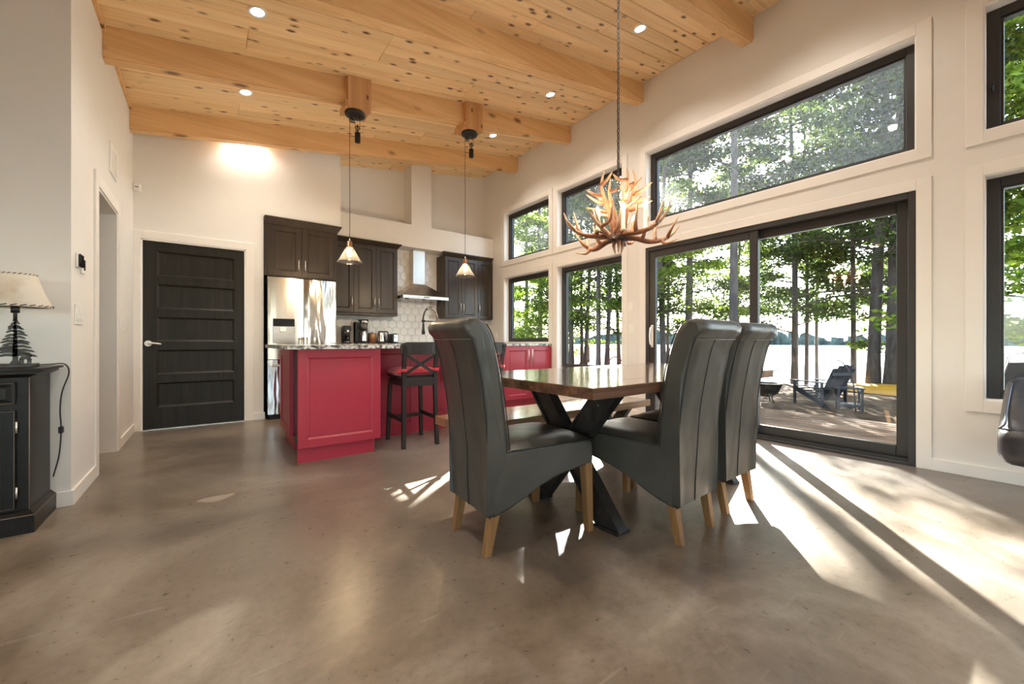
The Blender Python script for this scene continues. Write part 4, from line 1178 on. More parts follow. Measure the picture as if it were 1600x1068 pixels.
bt = MB().box(1.25, 2.07, .390, 2.97, 2.42, .396).build('bench_top', M['bench_wood'], bn)
slab(bt, 1.205, 3.02, 2.03, 2.462, .396, .45, 3, M['bench_wood'], .006, 21)
xleg(bn, 1.52, 2.11, 2.385, .392, .08, .045, M['dark_iron'], plate=False)
xleg(bn, 2.76, 2.11, 2.385, .392, .08, .045, M['dark_iron'], plate=False)

# ------------------------------------------------------------------ pendants over the island
def pendant(label):
    t = empty('pendant_light', (0, 0, 0), label, 'pendant lamp', 'pulley pendants over the island')
    # local origin: centre of the ceiling disc, z down
    MB().lathe(0, 0, [(0, 0), (.098, 0), (.100, -.008), (.096, -.026), (.085, -.030), (0, -.030)], 32).build('canopy', M['dark_iron'], t)
    for x in (-.045, 0, .045): MB().cyl(x, 0, -.040, -.028, .007, 10).build('canopy_screw', M['black_metal'], t)
    def pulley(x, z, r=.022):
        p = MB()
        ring = [(x+r*math.cos(a), 0, z+r*math.sin(a)) for a in [2*math.pi*k/16 for k in range(17)]]
        p.tube(ring, .0045, 8, close=False).tube([(x, -.008, z), (x, .008, z)], .006, 8)
        for k in range(3):
            a = k*math.pi/3; p.rod((x-r*math.cos(a), 0, z-r*math.sin(a)), (x+r*math.cos(a), 0, z+r*math.sin(a)), .0025, 6)
        p.box(x-.004, -.010, z, x+.004, -.007, z+.032).box(x-.004, .007, z, x+.004, .010, z+.032)
        return p
    pulley(-.032, -.075).build('pulley', M['black_metal'], t)
    pulley(.022, -.175+.03).build('pulley', M['black_metal'], t)
    MB().lathe(.022, 0, [(0, -.185), (.012, -.185), (.012, -.195), (.027, -.197), (.028, -.205), (.028, -.288), (.025, -.296), (.006, -.298), (0, -.298)], 24).tube([(.022, 0, -.186), (.022, 0, -.165)], .005, 8).build('counterweight', M['black_metal'], t)
    L_ = -1.318
    MB().tube([(-.054, 0, -.075), (-.0545, 0, -.4), (-.053, .002, -.8), (-.054, 0, L_)], .0028, 6).tube([(-.010, 0, -.075), (0, 0, -.145)], .0025, 6).tube([(.044, 0, -.145), (.045, 0, -.03)], .0025, 6).rod((-.054, 0, -.235), (-.004, 0, -.240), .0025, 6).build('cord', M['cable'], t)
    cx = -.054
    MB().lathe(cx, 0, [(0, L_+.03), (.005, L_+.03), (.006, L_), (0, L_)], 10).build('cord_grip', M['nickel'], t)
    so = MB().lathe(cx, 0, [(0, L_), (.024, L_), (.024, L_-.055), (.028, L_-.058), (.028, L_-.064), (0, L_-.064)], 24).build('socket', M['copper'], t, label='copper coloured lamp socket')
    sh = MB(); z0 = L_-.055; z1 = z0-.155
    sh.lathe(cx, 0, [(.027, z0), (.045, z0-.025), (.117, z1+.003), (.121, z1), (.118, z1-.001), (.112, z1+.002), (.042, z0-.028), (.026, z0-.004)], 40)
    sh.build('glass_shade', M['cone'], t, label='clear glass cone shade')
    MB().lathe(cx, 0, [(0, L_-.06), (.011, L_-.065), (.022, L_-.095), (.024, L_-.12), (.016, L_-.145), (0, L_-.155)], 20).build('bulb', M['filament'], so)
    l = bpy.data.lights.new('pendant_lamp', 'POINT'); l.energy = 9; l.color = (1, .72, .42); l.shadow_soft_size = .03
    lo = bpy.data.objects.new('lamp_glow', l); lo.location = (cx, 0, L_-.185); COL.objects.link(lo); lo.parent = t
    return t
def wood_block(x0, x1, zb, label):
    m = empty('mounting_block', ((x0+x1)/2, 4.28, zb), label, 'wooden block', 'wooden blocks on the ceiling beam')
    ya, yb = 4.165, 4.40; ztop = zc(x0)-.001
    q = 4.3395; f = 4.2235
    MB().prism([(x0+.02, zb), (x1, zb), (x1, zc(x1)-.001), (x0+.02, zc(x0+.02)-.001)], ya, f, 'y').build('front_board', M['blockwood'], m)
    MB().prism([(x0+.02, zb), (x1, zb), (x1, zc(x1)-.001), (x0+.02, zc(x0+.02)-.001)], q, yb, 'y').build('rear_board', M['blockwood'], m)
    MB().box(x0+.02, f, zb+.003, x1-.003, q, zc(x0)-.237, .002).build('filler_board', M['blockwood'], m)
    MB().prism([(x0, zb-.012), (x0+.018, zb-.012), (x0+.018, zc(x0)-.238), (x0, zc(x0)-.24)], ya+.01, yb, 'y').build('side_board', M['blockwood'], m)
wood_block(1.078, 1.325, 3.287, 'wooden mounting block on the second beam above the pendant over the island end')
wood_block(2.425, 2.68, 3.505, 'wooden mounting block on the second beam, the one nearer the window wall')
p1 = pendant('pulley pendant with glass cone shade, the one nearer the black door')
p2 = copy_tree(p1)
p2['label'] = 'pulley pendant with glass cone shade, the one nearer the windows'
p1.location = (1.20, 4.28, 3.2865); p1.rotation_euler = (0, 0, math.radians(-20))
p2.location = (2.56, 4.28, 3.5045); p2.rotation_euler = (0, 0, math.radians(-35))
# the second one hangs from a higher block: lengthen its cord
dz = p2.location.z-p1.location.z + .01
for o in p2.children:
    if o.name.startswith(('cord_grip', 'socket', 'glass_shade', 'lamp_glow')): o.location.z -= dz
    if o.name.startswith('cord.') or o.name == 'cord':
        o.data = o.data.copy()
        for v in o.data.vertices:
            if v.co.z < -1.0: v.co.z -= dz

# ------------------------------------------------------------------ recessed downlights
DL = [(.292, 3.612), (.292, 4.845), (3.305, 4.865), (3.32, 3.645), (.31, 5.68), (.292, 2.36), (3.31, 2.36), (1.8, 2.36), (1.8, 1.2), (3.31, 1.2), (.292, 1.2), (-2.6, 2.2), (-2.6, -.2), (.3, -.2), (2.6, -1.3), (-.4, -2.6), (2.6, -3.8)]  # entries without words are unseen lamps, added as fill light
words = ['over the floor by the black door, farther from the door wall', 'between the first and second beam on the black door side', 'between the first and second beam on the window side', 'between the second and third beam on the window side', 'behind the first beam above the black door']
dl0 = empty('downlight', (0, 0, 0))
MB().lathe(0, 0, [(.045, -.001), (.062, -.001), (.066, .0), (.066, -.006), (.060, -.010), (.046, -.005)], 32).build('trim_ring', M['white_plastic'], dl0)
MB().lathe(0, 0, [(0, -.004), (.046, -.004), (.046, -.002), (0, -.002)], 28).build('lens', M['downlight'], dl0)
ls = bpy.data.lights.new('downlight_lamp', 'SPOT'); ls.energy = 23; ls.spot_size = math.radians(125); ls.spot_blend = .7; ls.color = (1, .91, .79); ls.shadow_soft_size = .045
lo = bpy.data.objects.new('lamp_glow', ls); lo.location = (0, 0, -.02); COL.objects.link(lo); lo.parent = dl0
for k, (x, y) in enumerate(DL):
    o = dl0 if k == 0 else copy_tree(dl0)
    o.location = (x, y, zc(x)-.001); o.rotation_euler = (0, -SL, 0)
    tag(o, 'round recessed ceiling downlight ' + (words[k] if k < 5 else 'in the living area behind the view'), 'downlight', 'recessed ceiling downlights')

# ------------------------------------------------------------------ antler chandelier
CHX, CHY, CHZ = 2.03, 1.605, 1.585
chd = empty('antler_chandelier', (CHX, CHY, CHZ), 'antler chandelier with six lit candle bulbs hanging over the dining table', 'chandelier')
def antler(name, beam, tines, rot, r0=.020, sc=1.0, flip=1, zoff=0):
    """beam: points in the (r, z) plane with lateral bend; tines: (position along the beam 0..1, tip)"""
    m = MB(); tips = []
    ca, sa = math.cos(rot), math.sin(rot)
    def W3(p):
        r, l, z = p[0]*sc, p[1]*sc*flip, p[2]*sc
        return Vector((CHX + r*ca - l*sa, CHY + r*sa + l*ca, CHZ + z + zoff))
    B = crom([W3(p) for p in beam], 6); n = len(B)
    def put(pts, ra, rb, t0):
        k0 = len(m.v); nn = len(pts)
        rs = [ra*1.15*(1-i/(nn-1))**.65 + rb for i in range(nn)]
        m.tube(pts, rs, 8)
        for i in range(nn): tips.extend([t0 + (1-t0)*(i/(nn-1))**1.6]*8)
    put(B, r0*.85, .0025, 0.0)
    for f, mid, tip, w in tines:
        i = min(n-2, int(f*(n-1))); base = B[i]
        put(crom([base, W3(mid), W3(tip)], 5), r0*w, .0022, .15)
    me_o = m.build(name, M['antler'], chd, fix=False)
    at = me_o.data.attributes.new('tip', 'FLOAT', 'POINT')
    at.data.foreach_set('value', tips)
    return me_o
lowA = ([(.02, 0, .0), (.10, .01, -.005), (.18, .02, -.03), (.26, .015, -.02), (.33, -.01, .02), (.385, -.04, .085)],
        [(.30, (.15, .05, .03), (.165, .07, .11), .55), (.52, (.23, -.03, .035), (.25, -.05, .12), .6), (.72, (.30, .06, .03), (.335, .085, .10), .5), (.62, (.27, .05, -.05), (.33, .09, -.035), .45)])
lowB = ([(.02, 0, .01), (.09, -.01, .01), (.17, -.02, .0), (.25, -.01, .015), (.31, .01, .07), (.34, .03, .15)],
        [(.35, (.16, -.05, .05), (.19, -.07, .15), .6), (.58, (.25, .03, .06), (.27, .06, .17), .55), (.7, (.30, -.05, .03), (.36, -.08, .08), .5), (.2, (.08, .03, .05), (.075, .05, .13), .5)])
upA = ([(.015, 0, .0), (.035, 0, .08), (.055, 0, .16), (.085, 0, .24), (.10, .01, .33), (.085, .01, .41)],
       [(.42, (.11, .02, .175), (.19, .05, .205), .55), (.55, (.13, -.01, .22), (.20, -.03, .26), .5), (.66, (.14, .03, .28), (.19, .05, .315), .5), (.8, (.075, -.04, .34), (.045, -.06, .38), .45)])
base = math.radians(-37)
for k in range(6):
    b_, t_ = (lowA, lowB)[k % 2]
    antler('antler', b_, t_, base + math.radians(60*k + (8 if k % 2 else -4)), r0=.0185, flip=1 if k % 3 else -1, zoff=.0)
for k in range(4):
    antler('antler', upA[0], upA[1], base + math.radians(90*k + 18*(k % 2) - 4), r0=.021, flip=1 if k % 2 else -1, sc=.98 if k % 2 else 1.02)
for k in range(3):   # short brow tines under the hub
    antler('brow_tine', [(.01, 0, 0), (.03, 0, -.04), (.02, 0, -.095)], [], base+math.radians(120*k+20), r0=.014)
MB().lathe(CHX, CHY, [(0, CHZ-.02), (.045, CHZ-.018), (.05, CHZ), (.045, CHZ+.018), (0, CHZ+.02)], 24).build('hub', M['dark_iron'], chd)
for k in range(6):
    a = base + math.radians(60*k+28); r = .165 if k % 2 else .13; zb = CHZ + (.03 if k % 2 else .02); hh = .085 + .02*(k % 3)
    x, y = CHX+r*math.cos(a), CHY+r*math.sin(a)
    c = MB().lathe(x, y, [(0, zb-.012), (.016, zb-.012), (.018, zb), (.0115, zb+.002), (.0115, zb+hh), (0, zb+hh)], 14).build('candle', M['candle'], chd)
    MB().tube([(CHX, CHY, CHZ), (x, y, zb-.008)], .006, 6).build('candle_arm', M['antler'], chd)
    MB().lathe(x, y, [(0, zb+hh), (.007, zb+hh), (.014, zb+hh+.018), (.012, zb+hh+.032), (.004, zb+hh+.05), (0, zb+hh+.056)], 14).build('flame_bulb', M['bulb'], c)
    l = bpy.data.lights.new('candle_lamp', 'POINT'); l.energy = 0.45; l.color = (1, .76, .48); l.shadow_soft_size = .03
    lo = bpy.data.objects.new('lamp_glow', l); lo.location = (x-CHX, y-CHY, zb+hh+.085-CHZ); COL.objects.link(lo); lo.parent = chd
# chain up to the ceiling
m = MB(); zz = CHZ+.15; k = 0; ztop = zc(CHX)-.03
m.tube([(CHX, CHY, CHZ), (CHX, CHY, CHZ+.155)], .006, 8)
while zz < ztop:
    pts = []
    for q in range(13):
        a = 2*math.pi*q/12; u, v = .0085*math.cos(a), .019*math.sin(a)
        pts.append((CHX+(u if k % 2 else 0), CHY+(0 if k % 2 else u), zz+.019+v))
    m.tube(pts, .0024, 5, close=False)
    zz += .031; k += 1
m.build('chain', M['dark_iron'], chd, kind='stuff')
MB().tube([(CHX+.006, CHY+.004, CHZ+.15), (CHX-.004, CHY, CHZ+.9), (CHX+.004, CHY, ztop)], .0022, 5).build('wire', M['cable'], chd)
MB().lathe(CHX, CHY, [(0, ztop-.02), (.02, ztop-.02), (.06, ztop+.01), (.062, zc(CHX)-.012), (0, zc(CHX)-.012)], 28).build('canopy', M['dark_iron'], chd)

# ------------------------------------------------------------------ cabinet and lamp by the left wall
CX1, CY0, CY1, CTOP = -.714, 3.035, YL-.014, .81
cb = empty('console_cabinet', (-1.3, 3.2, 0), 'distressed black console cabinet with glass doors under the tree lamp', 'cabinet')
CX0 = -1.93
MB().box(CX0, CY0+.005, .09, CX1, CY1-.005, .775, .003).build('carcass', M['cab_black'], cb)
m = MB(); e = .022
m.add([(CX0-e, CY0-e, 0), (CX1+e, CY0-e, 0), (CX1+e, CY1, 0), (CX0-e, CY1, 0), (CX0-e, CY0-e, .088), (CX1+e, CY0-e, .088), (CX1+e, CY1, .088), (CX0-e, CY1, .088),
       (CX0, CY0, .112), (CX1+.001, CY0, .112), (CX1+.001, CY1, .112), (CX0, CY1, .112)],
      [(0, 1, 5, 4), (1, 2, 6, 5), (2, 3, 7, 6), (3, 0, 4, 7), (4, 5, 9, 8), (5, 6, 10, 9), (6, 7, 11, 10), (7, 4, 8, 11), (0, 3, 2, 1)])
m.build('plinth', M['cab_black'], cb)
MB().tube([(CX0-e, CY0-e, .088), (CX1+e, CY0-e, .088), (CX1+e, CY1, .088)], .0022, 5).build('worn_edge', M['wear'], cb)
MB().tube([(CX1-.001, CY0+.006, .11), (CX1-.001, CY0+.006, .775)], .0022, 5).build('worn_edge', M['wear'], cb)
m = MB(); crown(m, CX0, CX1, CY0, CY1, .765, .797, .032)
m.box(CX0-.04, CY0-.04, .797, CX1+.052, CY1-.005, CTOP, .003).build('cabinet_top', M['cab_black'], cb)
u1 = -.757
for k in range(3):
    b = u1-.385*k; a = b-.365
    m = MB().box(a, CY0-.010, .635, b, CY0+.006, .745, .003)
    m.add([(a+.012, CY0-.0102, .647), (b-.012, CY0-.0102, .647), (b-.012, CY0-.0102, .733), (a+.012, CY0-.0102, .733), (a+.028, CY0-.018, .663), (b-.028, CY0-.018, .663), (b-.028, CY0-.018, .717), (a+.028, CY0-.018, .717)],
          [(0, 1, 5, 4), (1, 2, 6, 5), (2, 3, 7, 6), (3, 0, 4, 7), (4, 5, 6, 7)])
    d = m.build('drawer', M['cab_black'], cb)
    MB().tube([(a+.004, CY0-.011, .639), (b-.004, CY0-.011, .639), (b-.004, CY0-.011, .741), (a+.004, CY0-.011, .741), (a+.004, CY0-.011, .639)], .0013, 4).build('worn_edge', M['wear'], d)
    MB().lathe((a+b)/2, 0, [(0, 0)], 3) if False else None
    MB().sphere((a+b)/2, CY0-.026, .69, .012).build('knob', M['dark_iron'], d)
    m = MB(Tfront(CY0+.004)); z0, z1, s_ = .125, .605, .048
    m.box(a, z0, 0, a+s_, z1, .014, .002).box(b-s_, z0, 0, b, z1, .014, .002).box(a+s_, z1-s_, 0, b-s_, z1, .014, .002).box(a+s_, z0, 0, b-s_, z0+s_, .014, .002)
    m.box((a+b)/2-.006, z0+s_, .004, (a+b)/2+.006, z1-s_, .012)
    d = m.build('glass_door', M['cab_black'], cb)
    MB().box(a+s_-.004, CY0-.002, z0+s_-.004, b-s_+.004, CY0+.002, z1-s_+.004).build('pane', M['dark_glass'], d)
    MB().tube([(a+.003, CY0-.0115, z0+.003), (b-.003, CY0-.0115, z0+.003), (b-.003, CY0-.0115, z1-.003), (a+.003, CY0-.0115, z1-.003), (a+.003, CY0-.0115, z0+.003)], .0013, 4).build('worn_edge', M['wear'], d)
    for zh in (.175, .495):
        MB().tube([(b+.004, CY0-.008, zh), (b+.004, CY0-.008, zh+.055)], .0038, 8).build('hinge', M['nickel'], d)

LX, LY = -.80, 3.20
lp = empty('table_lamp', (LX, LY, CTOP), 'table lamp with dark metal tree silhouette base and laced parchment shade', 'table lamp')
TL = CTOP
MB().box(LX-.16, LY-.065, TL, LX+.070, LY+.065, TL+.018, .003).build('base', M['dark_iron'], lp)
# cut-out pine tree
m = MB(); ya, yb = LY-.004, LY+.004; zb = TL+.018
rr = random.Random(5)
m.prism([(LX-.020, zb), (LX-.009, zb+.018), (LX-.008, zb+.06), (LX-.004, zb+.23), (LX+.004, zb+.23), (LX+.009, zb+.06), (LX+.010, zb+.018), (LX+.02, zb)], ya, yb, 'y')
nb = 13
for k in range(nb):
    f = k/(nb-1); z = zb+.042+f*.185; w = .064*(1-f)**.85+.010
    for s_ in (-1, 1):
        ww = w*rr.uniform(.82, 1.1); zz = z+rr.uniform(-.004, .004); t_ = .0082*(1-.35*f)
        up = [(LX, zz+t_), (LX+s_*ww*.45, zz+t_*1.15), (LX+s_*ww*.85, zz-.001), (LX+s_*ww, zz-.009-.003*(1-f))]
        dn = [(LX+s_*ww*.8, zz-.010), (LX+s_*ww*.4, zz-.0045), (LX, zz-t_)]
        m.prism(up+dn, ya, yb, 'y')
m.build('tree_cutout', M['dark_iron'], lp)
m = MB()
m.prism([(LX+.014, zb+.026), (LX+.022, zb+.040), (LX+.045, zb+.040), (LX+.055, zb+.046), (LX+.060, zb+.040), (LX+.052, zb+.030), (LX+.050, zb+.022), (LX+.016, zb+.022)], ya, yb, 'y')
for x in (.016, .024, .042, .050): m.prism([(LX+x, zb), (LX+x+.004, zb), (LX+x+.006, zb+.026), (LX+x-.002, zb+.026)], ya, yb, 'y')
m.build('animal_cutout', M['dark_iron'], lp)
MB().cyl(LX, LY, zb+.22, zb+.30, .0075, 12).build('stem', M['dark_iron'], lp)
st_ = MB().lathe(LX, LY, [(0, zb+.262), (.016, zb+.262), (.016, zb+.30), (0, zb+.30)], 16).build('socket', M['black_plastic'], lp)
z0, z1, r0, r1 = 1.120, 1.292, .131, .074
def shade_mat():
    m, nt, N, L, p = new_mat('parchment_shade')
    mp = coords(N, L); n = N.new('ShaderNodeTexNoise'); n.inputs['Scale'].default_value = 7; n.inputs['Detail'].default_value = 4; L.new(mp.outputs[0], n.inputs['Vector'])
    r = ramp(N, [(.22, (.66, .54, .38)), (.5, (.90, .86, .78))]); L.new(n.outputs['Fac'], r.inputs[0]); L.new(r.outputs[0], p.inputs['Base Color']); p.inputs['Roughness'].default_value = .6
    tl = N.new('ShaderNodeBsdfTranslucent'); L.new(r.outputs[0], tl.inputs[0]); mx = N.new('ShaderNodeMixShader'); mx.inputs[0].default_value = .45
    out = [q for q in N if q.type == 'OUTPUT_MATERIAL'][0]; L.new(p.outputs[0], mx.inputs[1]); L.new(tl.outputs[0], mx.inputs[2]); L.new(mx.outputs[0], out.inputs[0])
    return m
sh = MB().lathe(LX, LY, [(r0, z0), ((r0+r1)/2-.004, (z0+z1)/2), (r1, z1), (r1-.003, z1), ((r0+r1)/2-.007, (z0+z1)/2), (r0-.003, z0), (r0, z0)], 48).build('lamp_shade', shade_mat(), lp, label='parchment shade laced with dark cord')
m = MB()
for rr_, zz in ((r0+.001, z0+.006), (r1+.001, z1-.005)):
    nst = 26
    for k in range(nst):
        a = 2*math.pi*k/nst
        P = [(LX+rr_*math.cos(a+q), LY+rr_*math.sin(a+q), zz+(.003 if q else -.003)) for q in (0, .16)]
        m.tube(P, .0022, 5)
m.build('lacing', M['cable'], sh, kind='stuff')
MB().tube([(LX, LY, z0+.005), (LX+.075, LY, z0-.002), (LX+r0-.004, LY, z0+.004)], .002, 5).tube([(LX, LY, z0+.005), (LX-.075, LY, z0-.002), (LX-r0+.004, LY, z0+.004)], .002, 5).cyl(LX, LY, z0-.008, z0+.01, .012, 12).build('spider', M['dark_iron'], sh)
MB().sphere(LX, LY, 1.17, .028).build('bulb', M['white_plastic'], st_)
cordp = crom([(LX+.068, LY, TL+.010), (-.70, 3.28, TL+.008), (-.655, 3.34, TL+.006), (-.640, 3.355, .765), (-.665, 3.35, .66), (-.672, 3.345, .557), (-.668, 3.345, .441), (-.676, 3.345, .304), (-.700, 3.352, .185)], 6)
co = MB().tube(cordp, .0032, 6).build('cord', M['cable'], lp)
MB().box(-.678, 3.334, .425, -.658, 3.356, .465, .005).build('inline_switch', M['black_plastic'], co)

# ------------------------------------------------------------------ small fittings on the walls
o = empty('thermostat', (LW, 3.51, 1.43), 'square thermostat with dark face and white rim on the left wall', 'thermostat')
MB().box(LW, 3.472, 1.385, LW+.012, 3.560, 1.475, .006).build('wall_plate', M['white_plastic'], o)
MB().box(LW+.012, 3.478, 1.391, LW+.024, 3.554, 1.469, .006).build('display', M['dark_glass'], o)
o = empty('wall_sensor', (LW, 3.60, 1.40), 'small white control with dark window, to the right of the thermostat', 'wall control')
MB().box(LW, 3.580, 1.362, LW+.014, 3.640, 1.425, .004).build('body', M['white_plastic'], o)
MB().box(LW+.0135, 3.600, 1.385, LW+.017, 3.628, 1.45, .002).build('display', M['dark_glass'], o)
def switch_plate(label, T, u0, u1, v0, v1, n, group='white wall plates'):
    o = empty('wall_switch', (0, 0, 0), label, 'light switch', group)
    MB(T).box(u0, v0, 0, u1, v1, .006, .002).build('face_plate', M['white_plastic'], o)
    w = (u1-u0)/n
    for k in range(n):
        MB(T).box(u0+w*k+w*.3, v0+(v1-v0)*.24, .006, u0+w*(k+1)-w*.3, v1-(v1-v0)*.24, .011, .002).build('rocker', M['white_plastic'], o)
    return o
TR = lambda u, v, w: (LW + w, u, v)      # on the left wall, facing +X
TWn = lambda u, v, w: (W - w, u, v)      # on the window wall, facing -X
switch_plate('three-gang white switch plate below the thermostat', TR, 3.455, 3.62, 1.045, 1.165, 3)
switch_plate('single white switch plate between doorway and black door', TR, 5.16, 5.235, 1.04, 1.16, 1)
switch_plate('upper white switch plate on the pillar left of the patio door', TWn, 3.135, 3.21, 1.325, 1.44, 1)
switch_plate('lower white switch plate on the pillar left of the patio door', TWn, 3.135, 3.21, 1.05, 1.165, 1)
switch_plate('white outlet plate on the window wall beside the kitchen window', TWn, 6.11, 6.185, 1.0, 1.115, 1)
o = empty('motion_sensor', (-.6, 5.72, 2.56), 'white motion sensor high in the corner above the black door', 'motion sensor')
MB().box(LW+.001, 5.695, 2.515, LW+.062, 5.749, 2.60, .008).build('body', M['white_plastic'], o)
MB().box(LW+.018, 5.690, 2.55, LW+.045, 5.697, 2.556).build('indicator', M['black_plastic'], o)
o = empty('air_vent', (LW, 4.63, 2.42), 'white return air grille high on the left wall over the doorway', 'air vent')
MB(TR).box(4.49, 2.30, 0, 4.77, 2.325, .01, .002).box(4.49, 2.515, 0, 4.77, 2.54, .01, .002).box(4.49, 2.325, 0, 4.515, 2.515, .01, .002).box(4.745, 2.325, 0, 4.77, 2.515, .01, .002).build('frame', M['white_plastic'], o)
MB(TR).box(4.51, 2.32, .0005, 4.75, 2.52, .002).build('backing', M['black_plastic'], o)
for k in range(9):
    z = 2.335+k*.021
    MB(TR).add([(4.515, z, .002), (4.745, z, .002), (4.745, z+.012, .009), (4.515, z+.012, .009), (4.515, z+.002, .002), (4.745, z+.002, .002), (4.745, z+.014, .009), (4.515, z+.014, .009)],
               [(0, 1, 2, 3), (4, 7, 6, 5), (0, 4, 5, 1), (3, 2, 6, 7), (0, 3, 7, 4), (1, 5, 6, 2)]).build('slat', M['nickel'], o)

# ------------------------------------------------------------------ sofa at the right
sf = empty('sofa', (3.8, -.9, 0), 'black leather lounge sofa on slim legs under the right-hand window', 'sofa')
def recl(x, y, z):           # lounge cushions rise towards the window
    t = max(0, x-3.36)
    return (x + (0.0 if z < .4 else 0), y, z + (.36*t - .05*t*t if z > .38 else .20*t))
for a, b in ((-1.05, .168), (-2.30, -1.06)):
    so = MB().rbox(3.315, a, .285, 4.12, b, .495, r=.075, n=16, puff=.025, shape=recl).build('seat_cushion', M['sofa'], sf)
    MB().tube(crom([recl(3.95, b-.03, .492), recl(3.42, b-.028, .492), recl(3.352, b-.06, .478), recl(3.340, (a+b)/2, .474), recl(3.352, a+.06, .478)], 5), .0055, 6).build('piping', M['sofa'], so)
for x, y in ((3.55, -.45), (3.55, -2.1), (3.95, -.45), (3.95, -2.1)):
    MB().tube([(x, y, 0), (x, y, .315)], .014, 12).build('leg', M['chrome'], sf)

# ------------------------------------------------------------------ outdoors: deck, bank, lake, far shore
dk = MB().box(W+.21, -5.0, -.30, 6.70, 9.0, -.09).build('deck', M['roof'], kind='structure')
x = W+.225; 
bmesh_ = MB().box(0, -4.95, -.028, .130, 8.95, 0, .005).mesh('plank', M['deck'])
while x < 6.72-.05:
    o = bpy.data.objects.new('plank', bmesh_); COL.objects.link(o); o.parent = dk; o.location = (x, 0, -.055)
    x += .148
def edge_x(y):
    P = [(-60, 15.0), (-10, 16.2), (3, 16.2), (6.5, 16.5), (10, 20), (14, 26), (24, 38), (40, 60), (90, 90)]
    for (a, xa), (b, xb) in zip(P[:-1], P[1:]):
        if a <= y <= b: return xa+(xb-xa)*(y-a)/(b-a)
    return P[-1][1]
LAKE = -2.3
xs_ = [4.2, 5, 5.8, 6.6, 7.4] + [8+.6*k for k in range(40)] + [34+3*k for k in range(26)]
ys_ = [-60+4*k for k in range(13)] + [-9+.8*k for k in range(45)] + [28+3*k for k in range(22)]
rows = []
rg_ = random.Random(3)
for y in ys_:
    row = []; ex = edge_x(y)
    for x in xs_:
        d = x-ex
        base_ = -.50 + (.22 if y > 9 else .22*max(0, (y-6)/3))
        h = base_ if d < -.6 else (base_ - (LAKE*-1+.9+base_)*min(1, (d+.6)/3.2)**1.2)
        h += rg_.uniform(-.025, .025)
        if x < 7: h = min(h, -.42)
        row.append((x, y, h))
    rows.append(row)
MB().grid(rows).build('ground', M['mulch'], kind='structure')
# ground on the other sides of the house, lower than the floor slab
MB().add([(-80, -80, -.55), (4.4, -80, -.55), (4.4, 80, -.55), (-80, 80, -.55)], [(0, 1, 2, 3)]).build('ground_behind', M['mulch'], kind='structure')
MB().add([(12, -900, LAKE), (900, -900, LAKE), (900, 900, LAKE), (12, 900, LAKE)], [(0, 1, 2, 3)]).build('lake_water', M['water'], kind='structure')

# far shore: wooded ridge with an uneven crown line
rf = random.Random(9); m = MB(); front_, top_, back_ = [], [], []
N_ = 420
for k in range(N_+1):
    a = math.radians(-75+150*k/N_)
    d = 520+40*math.sin(a*3)+rf.uniform(-4, 4)
    h = 13 + 3.0*math.sin(a*9) + 2*math.sin(a*23+1) + rf.uniform(-2.2, 2.4)
    ca, sa = math.cos(a+.35), math.sin(a+.35)
    front_.append((d*ca, d*sa, LAKE-.2)); top_.append(((d+6)*ca, (d+6)*sa, LAKE+h)); back_.append(((d+60)*ca, (d+60)*sa, LAKE+h*.8))
m.grid([front_, [((a[0]+b[0])/2-2, (a[1]+b[1])/2, (a[2]+b[2])/2) for a, b in zip(front_, top_)], top_, back_], smooth=False)
tag(m.build('far_forest', M['far_tree']), 'distant wooded shore across the lake', 'forest', kind='stuff')

# ------------------------------------------------------------------ trees between the deck and the lake
GAPS = [[(4.3, 2.1), (4.3, 1.55), (3.35, 1.12), (3.05, .90), (2.59, .58), (2.23, .28), (2.25, .57), (2.30, .64), (2.42, .84), (2.60, 1.1), (3.0, 1.55), (3.6, 2.1)],
        [(1.41, .56), (1.44, .55), (1.29, .40), (1.25, .43)],
        [(1.72, .36), (1.77, .16), (1.83, .04), (1.69, -.05), (1.48, .16)],
        [(.95, 2.75), (1.19, 2.74), (1.56, 2.64), (1.62, 2.47), (1.37, 2.25), (1.18, 2.32), (1.01, 2.28)],
        [(.89, 1.62), (1.1, 1.68), (1.48, 1.69), (1.73, 1.67), (1.66, 1.57), (1.29, 1.53), (1.08, 1.54)],
        [(2.75, 2.50), (3.3, 2.45), (2.43, 1.60), (2.0, 1.62), (2.0, 1.95)]]
HALF = [(4.3, 1.42), (3.9, 1.38), (3.17, .88), (2.25, .22), (2.22, .0), (2.0, -.6), (4.3, -.6)]
def inside(poly, X, Y):
    r = np.zeros(X.shape, bool); n = len(poly)
    for i in range(n):
        x1, y1 = poly[i]; x2, y2 = poly[(i+1) % n]
        c = ((y1 > Y) != (y2 > Y)) & (X < (x2-x1)*(Y-y1)/((y2-y1)+1e-12)+x1)
        r ^= c
    return r
def sun_keep(P, strict=False):
    """openings in the crowns where the photograph shows sunlight reaching the floor"""
    t_ = P[:, 2]/SUN.z
    X = P[:, 0]-SUN.x*t_; Y = P[:, 1]-SUN.y*t_
    keep = np.ones(len(P), bool)
    for g in GAPS: keep &= ~inside(g, X, Y)
    if strict: return keep
    h = inside(HALF, X, Y)
    keep &= ~(h & (NR.rand(len(P)) < .66))
    return keep
